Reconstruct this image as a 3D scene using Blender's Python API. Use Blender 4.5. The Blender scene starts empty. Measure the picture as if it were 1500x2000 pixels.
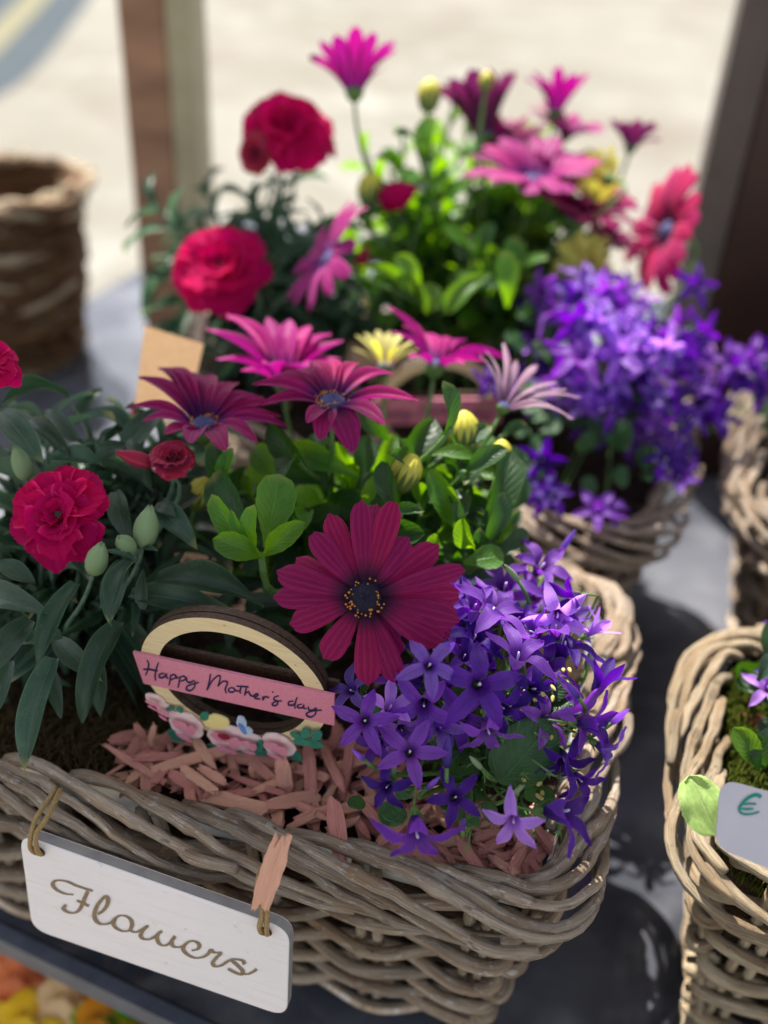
import bpy, math, random
from mathutils import Vector, Matrix, noise
rnd = random.Random(7)
scene = bpy.context.scene

# ------------------------------------------------------------------ camera
TH, PH, FPX = math.radians(35), math.radians(3.5), 2000.0
CAM = Vector((0, 0, .47))
FW = Vector((0, math.cos(TH), -math.sin(TH)))
_u = Vector((0, math.sin(TH), math.cos(TH)))
_r = Vector((1, 0, 0))
RT = _r * math.cos(PH) + _u * math.sin(PH)
UP = _u * math.cos(PH) - _r * math.sin(PH)
cd = bpy.data.cameras.new("camera")
cam = bpy.data.objects.new("camera", cd)
scene.collection.objects.link(cam)
cam.matrix_world = Matrix(((RT.x, UP.x, -FW.x, CAM.x), (RT.y, UP.y, -FW.y, CAM.y), (RT.z, UP.z, -FW.z, CAM.z), (0, 0, 0, 1)))
cd.sensor_fit = 'VERTICAL'; cd.sensor_height = 24; cd.lens = 24
cd.clip_start = .01; cd.clip_end = 200
cd.dof.use_dof = True; cd.dof.focus_distance = .405; cd.dof.aperture_fstop = 2.4
scene.camera = cam

# ------------------------------------------------------------------ sky, sun, exposure
SUN_EL, SUN_AZ = math.radians(56), math.radians(-22)      # azimuth from +y, negative = to the left
w = bpy.data.worlds.new("World"); scene.world = w; w.use_nodes = True
nt = w.node_tree; nt.nodes.clear()
sky = nt.nodes.new('ShaderNodeTexSky'); sky.sky_type = 'NISHITA'; sky.sun_disc = False
sky.sun_elevation = SUN_EL; sky.sun_rotation = SUN_AZ
bg = nt.nodes.new('ShaderNodeBackground'); bg.inputs[1].default_value = .115
ow = nt.nodes.new('ShaderNodeOutputWorld')
sat = nt.nodes.new('ShaderNodeHueSaturation'); sat.inputs['Saturation'].default_value = .4      # hazy, nearly white sky
nt.links.new(sky.outputs[0], sat.inputs['Color']); nt.links.new(sat.outputs[0], bg.inputs[0]); nt.links.new(bg.outputs[0], ow.inputs[0])
sd = bpy.data.lights.new("sun", 'SUN'); sd.energy = 5.0; sd.angle = math.radians(.5); sd.color = (1, .95, .87)
sun = bpy.data.objects.new("sun", sd); scene.collection.objects.link(sun)
sdir = Vector((math.sin(SUN_AZ) * math.cos(SUN_EL), math.cos(SUN_AZ) * math.cos(SUN_EL), math.sin(SUN_EL)))
sun.rotation_euler = sdir.to_track_quat('Z', 'Y').to_euler()
scene.view_settings.view_transform = 'Standard'
scene.view_settings.look = 'None'
scene.view_settings.exposure = 1.2
scene.view_settings.gamma = 1
scene.cycles.use_denoising = True
scene.cycles.max_bounces = 8; scene.cycles.transmission_bounces = 6
scene.cycles.sample_clamp_indirect = 6

# ------------------------------------------------------------------ placing: pixels of the photograph to points in the place
def ray(px, py): return FW + RT * ((px - 750) / FPX) - UP * ((py - 1000) / FPX)
def PD(px, py, d): return CAM + ray(px, py) * d
def PZ(px, py, z):
    r = ray(px, py); return CAM + r * ((z - CAM.z) / r.z)
def CV(x, y, z): return (RT * x + UP * y - FW * z).normalized()      # camera-relative direction
def PP(px, py, P0, n):
    r = ray(px, py); return CAM + r * ((P0 - CAM).dot(n) / r.dot(n))

# ------------------------------------------------------------------ objects
ZT = -.035          # height of the table top; the basket rims are at .12
MW = {}
def link(o, parent=None, M=None):
    scene.collection.objects.link(o)
    M = M if M is not None else Matrix.Identity(4)
    MW[o.name] = M
    if parent is not None:
        o.parent = parent
        o.matrix_basis = MW[parent.name].inverted() @ M
    else:
        o.matrix_basis = M
    return o
def tag(o, label, cat, group=None, kind=None):
    if label: o['label'] = label
    if cat: o['category'] = cat
    if group: o['group'] = group
    if kind: o['kind'] = kind
    return o
def thing(name, label, cat, loc, group=None):
    o = bpy.data.objects.new(name, None); o.empty_display_size = .01
    link(o, None, Matrix.Translation(loc)); return tag(o, label, cat, group)
def mesh(name, V, F, mat, uv=None, smooth=True):
    m = bpy.data.meshes.new(name); m.from_pydata([tuple(v) for v in V], [], F); m.update()
    if uv:
        l = m.uv_layers.new(name="UVMap")
        l.data.foreach_set("uv", [c for p in m.polygons for vi in p.vertices for c in uv[vi]])
    if smooth: m.polygons.foreach_set("use_smooth", [True] * len(m.polygons))
    for k in (mat if isinstance(mat, (list, tuple)) else [mat]): m.materials.append(k)
    return m
def obj(name, m, parent=None, M=None, mat=None):
    o = bpy.data.objects.new(name, m); link(o, parent, M)
    if mat is not None:
        if not m.materials: m.materials.append(mat)
        elif m.materials[0] is not mat:
            o.material_slots[0].link = 'OBJECT'; o.material_slots[0].material = mat
    return o
def span_matrix(P0, P1, nh, w, b=1.0):
    X = (P1 - P0); L = X.length or 1e-6; Xn = X / L
    Z = nh - Xn * nh.dot(Xn)
    if Z.length < 1e-4: Z = Xn.orthogonal()
    Z.normalize(); Y = Z.cross(Xn)
    return Matrix(((X.x, Y.x * w, Z.x * L * b, P0.x), (X.y, Y.y * w, Z.y * L * b, P0.y), (X.z, Y.z * w, Z.z * L * b, P0.z), (0, 0, 0, 1)))
def frame(P, axis, s=1.0, spin=0.0):
    q = axis.to_track_quat('Z', 'Y')
    return Matrix.Translation(P) @ q.to_matrix().to_4x4() @ Matrix.Rotation(spin, 4, 'Z') @ Matrix.Scale(s, 4)
def smoothpath(P, n):
    P = [Vector(p) for p in P]
    if len(P) == 2: return [P[0].lerp(P[1], i / (n - 1)) for i in range(n)]
    E = [P[0] * 2 - P[1]] + P + [P[-1] * 2 - P[-2]]
    out = []
    for k in range(n):
        f = k / (n - 1) * (len(P) - 1); i = min(int(f), len(P) - 2); t = f - i
        a, b, c, d = E[i:i + 4]
        out.append(.5 * ((2 * b) + (c - a) * t + (2 * a - 5 * b + 4 * c - d) * t * t + (3 * b - a - 3 * c + d) * t ** 3))
    return out
def tube(name, P, R, mat, n=7, closed=False, bumpy=0.0, cap=True, seed=0):
    N = len(P)
    if not isinstance(R, (list, tuple)): R = [R] * N
    V, F, UV = [], [], []
    T = []
    for i in range(N):
        a = P[(i - 1) % N] if (closed or i > 0) else P[i]
        b = P[(i + 1) % N] if (closed or i < N - 1) else P[i]
        t = (b - a); T.append(t.normalized() if t.length > 1e-9 else Vector((0, 0, 1)))
    u = T[0].orthogonal().normalized() if abs(T[0].z) > .8 else (Vector((0, 0, 1)) - T[0] * T[0].z).normalized()
    L = 0.0
    for i in range(N):
        u = (u - T[i] * u.dot(T[i])).normalized(); v = T[i].cross(u)
        if i: L += (P[i] - P[i - 1]).length
        for k in range(n):
            a = 2 * math.pi * k / n
            r = R[i]
            if bumpy: r *= 1 + bumpy * noise.noise(Vector((k * 1.7, i * .35, seed * 3.1)))
            V.append(P[i] + (u * math.cos(a) + v * math.sin(a)) * r); UV.append((L, abs(k / n * 2 - 1)))
    rings = N if closed else N - 1
    for i in range(rings):
        j = (i + 1) % N
        for k in range(n):
            k2 = (k + 1) % n
            F.append((i * n + k, i * n + k2, j * n + k2, j * n + k))
    if cap and not closed:
        F.append(tuple(reversed(range(n)))); F.append(tuple((N - 1) * n + k for k in range(n)))
    return mesh(name, V, F, mat, UV)
def grid(name, nu, nv, fn, mat):
    V, F, UV = [], [], []
    for i in range(nu + 1):
        for j in range(nv + 1):
            s, t = i / nu, j / nv * 2 - 1
            V.append(fn(s, t)); UV.append((s, (t + 1) / 2))
    for i in range(nu):
        for j in range(nv):
            a = i * (nv + 1) + j
            F.append((a, a + nv + 1, a + nv + 2, a + 1))
    return mesh(name, V, F, mat, UV)
def lathe(name, prof, mat, n=14, caps=False):
    V, F, UV = [], [], []
    for i, (r, z) in enumerate(prof):
        for k in range(n):
            a = 2 * math.pi * k / n
            V.append((r * math.cos(a), r * math.sin(a), z)); UV.append((i / (len(prof) - 1), k / n))
    for i in range(len(prof) - 1):
        for k in range(n):
            F.append((i * n + k, i * n + (k + 1) % n, (i + 1) * n + (k + 1) % n, (i + 1) * n + k))
    return mesh(name, V, F, mat, UV)
def prism(name, pts, nrm, th, mat, bevel=True):
    """outline polygon (3-D points on a plane) extruded back along -nrm by th"""
    n = len(pts); V = list(pts) + [p - nrm * th for p in pts]
    F = [tuple(range(n)), tuple(reversed(range(n, 2 * n)))]
    for i in range(n):
        j = (i + 1) % n; F.append((i, i + n, j + n, j))
    m = mesh(name, V, F, mat, None, smooth=False)
    return m
def box(name, x0, x1, y0, y1, z0, z1, mat):
    V = [(x, y, z) for z in (z0, z1) for x, y in ((x0, y0), (x1, y0), (x1, y1), (x0, y1))]
    return mesh(name, V, [(3, 2, 1, 0), (4, 5, 6, 7), (0, 1, 5, 4), (1, 2, 6, 5), (2, 3, 7, 6), (3, 0, 4, 7)], mat, None, False)

# ------------------------------------------------------------------ materials
def lin(r, g, b):
    f = lambda c: (c / 255 / 12.92) if c / 255 <= .04045 else ((c / 255 + .055) / 1.055) ** 2.4
    return (f(r), f(g), f(b), 1)
class NT:
    def __init__(s, name):
        s.m = bpy.data.materials.new(name); s.m.use_nodes = True; s.t = s.m.node_tree; s.t.nodes.clear()
        s.out = s.t.nodes.new('ShaderNodeOutputMaterial')
    def n(s, typ, **k):
        o = s.t.nodes.new('ShaderNode' + typ)
        for a, b in k.items(): setattr(o, a, b)
        return o
    def l(s, a, b): s.t.links.new(a, b)
    def val(s, sock, x):
        if hasattr(x, 'is_output'): s.l(x, sock)
        else: sock.default_value = x
    def mth(s, op, a, b=0.0, c=None):
        o = s.n('Math', operation=op); s.val(o.inputs[0], a); s.val(o.inputs[1], b)
        if c is not None: s.val(o.inputs[2], c)
        return o.outputs[0]
    def mix(s, f, a, b):
        o = s.n('Mix', data_type='RGBA'); s.val(o.inputs[0], f); s.val(o.inputs[6], a); s.val(o.inputs[7], b); return o.outputs[2]
    def ramp(s, f, a, b):
        o = s.n('MapRange'); s.val(o.inputs[0], f); o.inputs[1].default_value = a; o.inputs[2].default_value = b; return o.outputs[0]
    def noise(s, vec, scale, detail=3, rough=.6):
        o = s.n('TexNoise'); o.inputs['Scale'].default_value = scale; o.inputs['Detail'].default_value = detail
        o.inputs['Roughness'].default_value = rough
        if vec is not None: s.l(vec, o.inputs['Vector'])
        return o.outputs[0]
    def uv(s, su=1, sv=1, rand=True):
        tc = s.n('UVMap'); mp = s.n('Mapping'); s.l(tc.outputs[0], mp.inputs[0]); mp.inputs[3].default_value = (su, sv, 1)
        if rand:
            oi = s.n('ObjectInfo'); cx = s.n('CombineXYZ'); r = s.mth('MULTIPLY', oi.outputs['Random'], 37.0)
            s.l(r, cx.inputs[0]); s.l(r, cx.inputs[1]); s.l(r, cx.inputs[2]); s.l(cx.outputs[0], mp.inputs[1])
        return mp.outputs[0]
    def uvs(s):
        tc = s.n('UVMap'); sp = s.n('SeparateXYZ'); s.l(tc.outputs[0], sp.inputs[0]); return sp.outputs[0], sp.outputs[1]
    def obj(s):
        return s.n('TexCoord').outputs['Object']
    def rand(s): return s.n('ObjectInfo').outputs['Random']
    def bump(s, h, st, d=.001):
        o = s.n('Bump'); o.inputs['Strength'].default_value = st; o.inputs['Distance'].default_value = d; s.l(h, o.inputs['Height']); return o.outputs[0]
    def hsv(s, c, h=.5, sa=1.0, v=1.0):
        o = s.n('HueSaturation'); s.val(o.inputs['Hue'], h); s.val(o.inputs['Saturation'], sa); s.val(o.inputs['Value'], v); s.val(o.inputs['Color'], c); return o.outputs[0]
    def done(s, col, rough=.6, nrm=None, trans=0.0, tcol=None, spec=.5, metal=0.0, sheen=0.0):
        p = s.n('BsdfPrincipled'); s.val(p.inputs['Base Color'], col); s.val(p.inputs['Roughness'], rough)
        p.inputs['Specular IOR Level'].default_value = spec; p.inputs['Metallic'].default_value = metal
        p.inputs['Sheen Weight'].default_value = sheen
        if nrm is not None: s.l(nrm, p.inputs['Normal'])
        if trans:
            t = s.n('BsdfTranslucent'); s.val(t.inputs[0], tcol if tcol is not None else col)
            if nrm is not None: s.l(nrm, t.inputs['Normal'])
            mx = s.n('MixShader'); mx.inputs[0].default_value = trans
            s.l(p.outputs[0], mx.inputs[1]); s.l(t.outputs[0], mx.inputs[2]); s.l(mx.outputs[0], s.out.inputs[0])
        else: s.l(p.outputs[0], s.out.inputs[0])
        return s.m

def mat_wicker(name, dark, light, fleck=.62):
    n = NT(name)
    fib = n.noise(n.uv(9, 6), 6, 6, .75); big = n.noise(n.uv(9, .6), 3, 3)
    c = n.mix(n.ramp(fib, .3, .7), dark, light)
    c = n.mix(n.mth('MULTIPLY', n.ramp(big, .45, .62), .55), c, lin(150, 116, 82))
    fl = n.noise(n.uv(90, 2.2), 2.2, 4, .65)
    c = n.mix(n.mth('MULTIPLY', n.ramp(fl, fleck, fleck + .05), .75), c, lin(212, 205, 196))
    dk = n.noise(n.uv(60, 1.5), 1.7, 3)
    c = n.mix(n.mth('MULTIPLY', n.ramp(dk, .62, .7), .6), c, lin(66, 56, 50))
    ck = n.ramp(n.noise(n.uv(6, 13), 5, 3, .6), .57, .63); c = n.mix(n.mth('MULTIPLY', ck, .62), c, lin(70, 56, 46))
    c = n.hsv(c, .5, 1.1, n.mth('MULTIPLY_ADD', n.rand(), .5, .95))
    return n.done(c, .68, n.bump(n.mth('SUBTRACT', n.mth('ADD', n.mth('MULTIPLY', fib, 1.6), fl), ck), .9, .0016), spec=.3)
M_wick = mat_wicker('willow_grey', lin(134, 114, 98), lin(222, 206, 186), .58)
M_wick2 = mat_wicker('willow_sunlit', lin(158, 138, 114), lin(230, 214, 186), .66)  # paler copy of the willow, sunlight on the rims put into the colour
M_twig = mat_wicker('twig_brown', lin(50, 36, 26), lin(126, 92, 64), .75)

def mat_petal(name, base, vein, centre, under, trans=.35, stripes=4.0, cfrom=.12, cto=.34, tsat=None, edge=.5, rough=.55, hv=.02, vw=.4, sheen=.08, spec=.2, tv=1.35):
    n = NT(name); u, v = n.uvs()
    wob = n.noise(n.uv(3, 1.5), 2.0, 2)
    vv = n.mth('ADD', v, n.mth('MULTIPLY', n.mth('SUBTRACT', wob, .5), .16))
    sn = n.mth('ABSOLUTE', n.mth('SINE', n.mth('MULTIPLY', vv, math.pi * stripes)))
    st = n.mth('POWER', sn, 7.0)
    fib = n.noise(n.uv(2.5, 22), 3.0, 4, .7)
    c = n.mix(n.mth('MULTIPLY', st, vw), base, vein)
    c = n.mix(n.mth('MULTIPLY', n.ramp(fib, .45, .75), .18), c, vein)
    rim = n.ramp(n.mth('ABSOLUTE', n.mth('SUBTRACT', v, .5)), .44, .5)
    c = n.mix(n.mth('MULTIPLY', rim, edge), c, vein)
    c = n.mix(n.mth('SUBTRACT', 1.0, n.ramp(u, cfrom, cto)), c, centre)
    g = n.n('NewGeometry'); c = n.mix(n.mth('MULTIPLY', g.outputs['Backfacing'], .8), c, under)
    c = n.hsv(c, n.mth('MULTIPLY_ADD', n.rand(), hv, .5 - hv / 2), 1.0, n.mth('MULTIPLY_ADD', n.rand(), .3, .85))
    tc = n.hsv(c, .5, 1.1, tv) if tsat is None else tsat
    return n.done(c, rough, n.bump(n.mth('ADD', n.mth('MULTIPLY', fib, .4), n.mth('MULTIPLY', st, vw * .8)), .3, .0005), trans, tc, spec=spec, sheen=sheen)
M_wine = mat_petal('petal_wine', lin(128, 0, 70), lin(180, 36, 104), lin(46, 4, 44), lin(136, 40, 92))
M_mag = mat_petal('petal_magenta', lin(138, 2, 82), lin(186, 44, 120), lin(80, 10, 86), lin(146, 54, 112))
M_lit = mat_petal('petal_magenta_lit', lin(152, 14, 108), lin(190, 60, 146), lin(100, 20, 110), lin(150, 48, 122))  # magenta petal again, lighter: the sunlit tone is in the colour
M_plum = mat_petal('petal_plum', lin(92, 14, 62), lin(140, 50, 100), lin(60, 10, 50), lin(96, 40, 78))
M_rose = mat_petal('petal_rose_red', lin(186, 26, 96), lin(216, 84, 130), lin(110, 30, 70), lin(190, 70, 104))
M_pale = mat_petal('petal_pale_mauve', lin(150, 108, 138), lin(206, 186, 196), lin(110, 66, 110), lin(120, 90, 104), cfrom=.02, cto=.3)
M_cream = mat_petal('petal_cream_yellow', lin(206, 200, 120), lin(140, 136, 60), lin(180, 120, 120), lin(204, 200, 90), stripes=4)
M_carn = mat_petal('petal_crimson', lin(176, 0, 82), lin(226, 56, 124), lin(84, 0, 36), lin(180, 10, 92), stripes=9, cfrom=.0, cto=.45, edge=.8, trans=.42, vw=.05, hv=.012, rough=.8, sheen=0, spec=.12, tv=1.9)
M_carnp = mat_petal('petal_dusky_crimson', lin(150, 24, 60), lin(186, 72, 100), lin(92, 12, 40), lin(160, 52, 82), stripes=9, cfrom=.0, cto=.4, edge=.7, trans=.2, vw=.06)

def mat_bell(name, base, vein, light):
    n = NT(name); u, v = n.uvs()
    mid = n.mth('SUBTRACT', 1.0, n.ramp(n.mth('ABSOLUTE', n.mth('SUBTRACT', v, .5)), .0, .035))
    fib = n.noise(n.uv(3, 14), 3.0, 3)
    c = n.mix(n.mth('MULTIPLY', n.ramp(fib, .4, .75), .45), base, light)
    c = n.mix(n.mth('MULTIPLY', mid, .55), c, vein)
    c = n.mix(n.mth('MULTIPLY', n.ramp(n.mth('ABSOLUTE', n.mth('SUBTRACT', v, .5)), .42, .5), .5), c, light)
    c = n.mix(n.mth('SUBTRACT', 1.0, n.ramp(u, .1, .5)), c, vein)
    c = n.hsv(c, n.mth('MULTIPLY_ADD', n.rand(), .05, .478), n.mth('MULTIPLY_ADD', n.rand(), -.2, 1.05), n.mth('MULTIPLY_ADD', n.rand(), .9, .55))
    return n.done(c, .5, n.bump(fib, .3, .0005), .46, n.hsv(c, .515, 1.1, 2.6), spec=.3, sheen=.1)
M_bell = mat_bell('bell_violet', lin(76, 18, 138), lin(38, 4, 84), lin(122, 62, 174))
M_belll = mat_bell('bell_lavender', lin(132, 88, 184), lin(74, 34, 126), lin(172, 138, 212))

def mat_leaf(name, base, vein, under, trans=.3, tcol=None, rough=.45, dust=0.0, veins=1):
    n = NT(name); u, v = n.uvs()
    a = n.mth('ABSOLUTE', n.mth('SUBTRACT', v, .5))
    mid = n.mth('SUBTRACT', 1.0, n.ramp(a, .0, .03))
    sv = n.mth('POWER', n.mth('ABSOLUTE', n.mth('SINE', n.mth('MULTIPLY', n.mth('SUBTRACT', u, n.mth('MULTIPLY', a, .7)), math.pi * 8))), 14.0)
    no = n.noise(n.uv(2, 2), 3.0, 4)
    c = n.mix(n.ramp(no, .35, .7), base, n.hsv(base, .49, .95, 1.5))
    c = n.mix(n.mth('MULTIPLY', mid, .5), c, vein)
    if veins: c = n.mix(n.mth('MULTIPLY', sv, .25), c, vein)
    c = n.mix(n.mth('MULTIPLY', n.ramp(a, .455, .5), .45), c, vein)
    if dust:
        d = n.noise(n.uv(5, 5), 14.0, 4, .8); c = n.mix(n.mth('MULTIPLY', n.ramp(d, .58, .72), dust), c, lin(168, 176, 168))
    yt = n.mth('MULTIPLY', n.ramp(u, .86, 1.0), n.ramp(n.rand(), .55, .8)); c = n.mix(n.mth('MULTIPLY', yt, .7), c, lin(150, 140, 80))
    g = n.n('NewGeometry'); c = n.mix(n.mth('MULTIPLY', g.outputs['Backfacing'], .6), c, under)
    c = n.hsv(c, n.mth('MULTIPLY_ADD', n.rand(), .03, .485), 1.0, n.mth('MULTIPLY_ADD', n.rand(), .6, .7))
    h = n.mth('ADD', n.mth('MULTIPLY', no, .5), n.mth('MULTIPLY', n.mth('ADD', mid, n.mth('MULTIPLY', sv, .5 * veins)), -1.0))
    return n.done(c, rough, n.bump(h, .4, .0008), trans, tcol if tcol else n.hsv(c, .48, 1.2, 2.6), spec=.4)
M_lcarn = mat_leaf('leaf_bluegreen', lin(40, 62, 46), lin(88, 112, 88), lin(84, 106, 86), .22, rough=.4, dust=.45, veins=0)
M_ldaisy = mat_leaf('leaf_green', lin(52, 98, 22), lin(96, 140, 60), lin(70, 108, 46), .42, lin(150, 205, 6), rough=.42)
M_ldark = mat_leaf('leaf_deep_green', lin(26, 56, 26), lin(60, 96, 50), lin(50, 80, 44), .28, lin(84, 140, 10), rough=.42)
M_lbell = mat_leaf('leaf_bell', lin(38, 74, 40), lin(74, 112, 62), lin(66, 100, 60), .25, lin(100, 160, 20), rough=.5)
M_lpale = mat_leaf('leaf_dried_pale', lin(150, 190, 104), lin(190, 214, 150), lin(150, 190, 110), .2, rough=.6, veins=0)
def mat_plain(name, a, b, scale=300, rough=.6, bump=.3, trans=0.0, tcol=None, spec=.4, metal=0.0, dist=.001):
    n = NT(name); no = n.noise(n.obj(), scale, 4, .65)
    c = n.mix(n.ramp(no, .32, .68), a, b)
    return n.done(c, rough, n.bump(no, bump, dist), trans, tcol, spec=spec, metal=metal)
M_stem = mat_plain('stem_green', lin(70, 104, 50), lin(104, 138, 72), 260, .5, .3, .15, lin(140, 190, 60))
M_stemb = mat_plain('stem_bluegreen', lin(64, 92, 76), lin(96, 122, 100), 260, .5, .3)
M_budg = mat_plain('bud_green', lin(108, 134, 92), lin(140, 160, 116), 200, .5, .4)
M_disc = mat_plain('disc_blueblack', lin(18, 14, 34), lin(48, 42, 78), 900, .6, .9)
M_discb = mat_plain('disc_blue', lin(62, 62, 120), lin(110, 112, 168), 900, .6, .9)
M_pollen = mat_plain('pollen_orange', lin(190, 110, 30), lin(226, 160, 60), 900, .7, .3)
M_stam = mat_plain('stigma_lavender', lin(196, 180, 216), lin(226, 214, 236), 600, .5, .2)
M_soil = mat_plain('soil', lin(26, 19, 15), lin(60, 45, 34), 160, .95, .9, spec=.15, dist=.003)
M_fibre = mat_plain('dry_moss_fibre', lin(62, 54, 36), lin(104, 84, 58), 200, .9, .4, spec=.1)
M_moss = mat_plain('moss_green', lin(48, 62, 16), lin(110, 120, 44), 240, .9, .4, .2, lin(130, 150, 40), spec=.1)
M_liner = mat_plain('liner_foil', lin(196, 200, 196), lin(222, 224, 220), 60, .35, .4)
M_twine = mat_plain('twine', lin(132, 106, 62), lin(186, 156, 104), 1500, .8, .9)
M_ply = None
def mat_ply():
    n = NT('plywood_cream'); mp = n.n('Mapping'); n.l(n.obj(), mp.inputs[0]); mp.inputs[3].default_value = (60, 60, 900)
    no = n.noise(mp.outputs[0], 1.0, 4, .6); sp = n.noise(n.obj(), 190, 2)
    c = n.mix(n.ramp(no, .3, .7), lin(212, 186, 140), lin(230, 208, 164))
    c = n.mix(n.mth('MULTIPLY', n.ramp(sp, .7, .76), .7), c, lin(120, 84, 48))
    return n.done(c, .6, n.bump(no, .2, .0004))
M_ply = mat_ply()
M_burn = mat_plain('laser_burnt_edge', lin(40, 26, 18), lin(84, 60, 42), 700, .6, .6)
M_pinkb = mat_plain('banner_pink', lin(206, 122, 142), lin(216, 136, 154), 900, .55, .25)
M_navy = mat_plain('ink_navy', lin(30, 32, 70), lin(38, 40, 82), 300, .5, .1)
M_sign = None
def mat_sign():
    n = NT('sign_white'); no = n.noise(n.obj(), 24, 3); st = n.noise(n.obj(), 120, 5, .75)
    c = n.mix(n.ramp(no, .3, .7), lin(234, 224, 224), lin(226, 220, 218))
    mp = n.n('Mapping'); n.l(n.obj(), mp.inputs[0]); mp.inputs[3].default_value = (30, 30, 420); gr = n.noise(mp.outputs[0], 1.0, 5, .7)
    c = n.mix(n.mth('MULTIPLY', n.ramp(gr, .5, .8), .25), c, lin(176, 164, 150))
    c = n.mix(n.mth('MULTIPLY', n.ramp(st, .63, .72), .5), c, lin(170, 152, 120))
    return n.done(c, .55, n.bump(st, .15, .0005))
M_sign = mat_sign()
M_signedge = mat_plain('sign_side_shaded', lin(128, 124, 120), lin(150, 146, 142), 90, .7, .4)  # side of the white board, its shade put into a darker colour
M_engr = mat_plain('engraved_brown', lin(116, 96, 72), lin(150, 128, 98), 900, .8, .3)
M_card = mat_plain('card_white', lin(186, 180, 186), lin(192, 186, 190), 60, .6, .08)
M_teal = mat_plain('ink_teal', lin(0, 120, 104), lin(10, 132, 116), 300, .5, .1)
M_kraft = mat_plain('kraft_card', lin(158, 124, 88), lin(168, 134, 96), 260, .8, .15)
def mat_chip(name, a, b, c2):
    n = NT(name); mp = n.n('Mapping'); n.l(n.obj(), mp.inputs[0]); mp.inputs[3].default_value = (1.6, 10, 10)
    oi = n.rand(); cx = n.n('CombineXYZ'); n.l(n.mth('MULTIPLY', oi, 31.0), cx.inputs[0]); n.l(cx.outputs[0], mp.inputs[1])
    f = n.noise(mp.outputs[0], 1.6, 5, .7)
    c = n.mix(n.ramp(f, .3, .7), a, b)
    c = n.mix(n.mth('MULTIPLY', n.ramp(n.rand(), .45, .95), .7), c, c2)
    c = n.hsv(c, .5, 1.0, n.mth('MULTIPLY_ADD', n.rand(), .35, .8))
    return n.done(c, .75, n.bump(f, .9, .0016), spec=.2)
M_chip = mat_chip('chip_pink', lin(208, 120, 108), lin(242, 178, 162), lin(230, 182, 148))
M_chipo = mat_chip('chip_orange', lin(140, 74, 50), lin(176, 104, 74), lin(120, 84, 60))
P_rose = mat_plain('print_rose_pale', lin(232, 192, 192), lin(246, 224, 218), 200, .55, .1)
P_pink = mat_plain('print_rose_pink', lin(206, 120, 142), lin(220, 146, 164), 200, .55, .1)
P_maroon = mat_plain('print_rose_maroon', lin(130, 26, 48), lin(150, 36, 60), 200, .55, .1)
P_green = mat_plain('print_leaf_green', lin(40, 110, 90), lin(60, 134, 110), 200, .55, .1)
P_blue = mat_plain('print_butterfly_blue', lin(76, 112, 176), lin(110, 144, 196), 200, .55, .1)
P_sky = mat_plain('print_butterfly_pale', lin(170, 186, 206), lin(196, 208, 220), 200, .55, .1)
P_yel = mat_plain('print_yellow', lin(232, 208, 130), lin(238, 218, 150), 200, .55, .1)

# ------------------------------------------------------------------ ground, kerb
def mat_ground():
    n = NT('sunlit_paving'); o = n.obj()
    a = n.noise(o, .8, 4); b = n.noise(o, 9, 4)
    c = n.mix(n.ramp(a, .35, .65), lin(120, 117, 108), lin(136, 134, 127))
    m1 = n.noise(o, 2.6, 4, .7); m2 = n.noise(o, 1.3, 2)
    c = n.mix(n.mth('MULTIPLY', n.ramp(m1, .52, .64), .45), c, lin(166, 166, 160))
    c = n.mix(n.mth('MULTIPLY', n.ramp(m2, .56, .66), .45), c, lin(104, 92, 84))
    c = n.mix(n.mth('MULTIPLY', n.ramp(b, .3, .7), .3), c, lin(134, 124, 110))
    return n.done(c, 1, n.bump(b, .4, .01), spec=.02)
g = obj('ground', mesh('ground', [(-60, -20, -.75), (60, -20, -.75), (60, 120, -.75), (-60, 120, -.75)], [(0, 1, 2, 3)], mat_ground(), None, False))
g['kind'] = 'structure'
# asphalt roadway at the top left with a pale line curving along it
asph = mat_plain('asphalt', lin(70, 78, 84), lin(88, 94, 98), 30, 1, .4, spec=0)
edge = smoothpath([PZ(-700, 330, -.75), PZ(-200, 250, -.75), PZ(20, 175, -.75), PZ(130, 60, -.75), PZ(210, -60, -.75), PZ(260, -160, -.75)], 40)
far = [Vector((p.x - 9 - .3 * i, p.y + 9, -.75)) for i, p in enumerate(edge)]
V = []; F = []
for i, (a, b) in enumerate(zip(edge, far)):
    V += [Vector((a.x, a.y, -.746)), Vector((b.x, b.y, -.746))]
    if i: F.append((2 * i - 2, 2 * i, 2 * i + 1, 2 * i - 1))
o = obj('road', mesh('road', V, F, asph, None, False)); o['kind'] = 'structure'
V = []; F = []
for i, a in enumerate(edge):
    t = (edge[min(i + 1, 39)] - edge[max(i - 1, 0)]).normalized(); s = Vector((-t.y, t.x, 0))
    V += [Vector((*(a + s * .25).xy, -.742)), Vector((*(a + s * .42).xy, -.742))]
    if i: F.append((2 * i - 2, 2 * i, 2 * i + 1, 2 * i - 1))
o = obj('road_marking', mesh('road_marking', V, F, mat_plain('worn_yellow_paint', lin(122, 118, 96), lin(130, 126, 108), 20, 1, .2, spec=0), None, False)); o['kind'] = 'structure'

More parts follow.
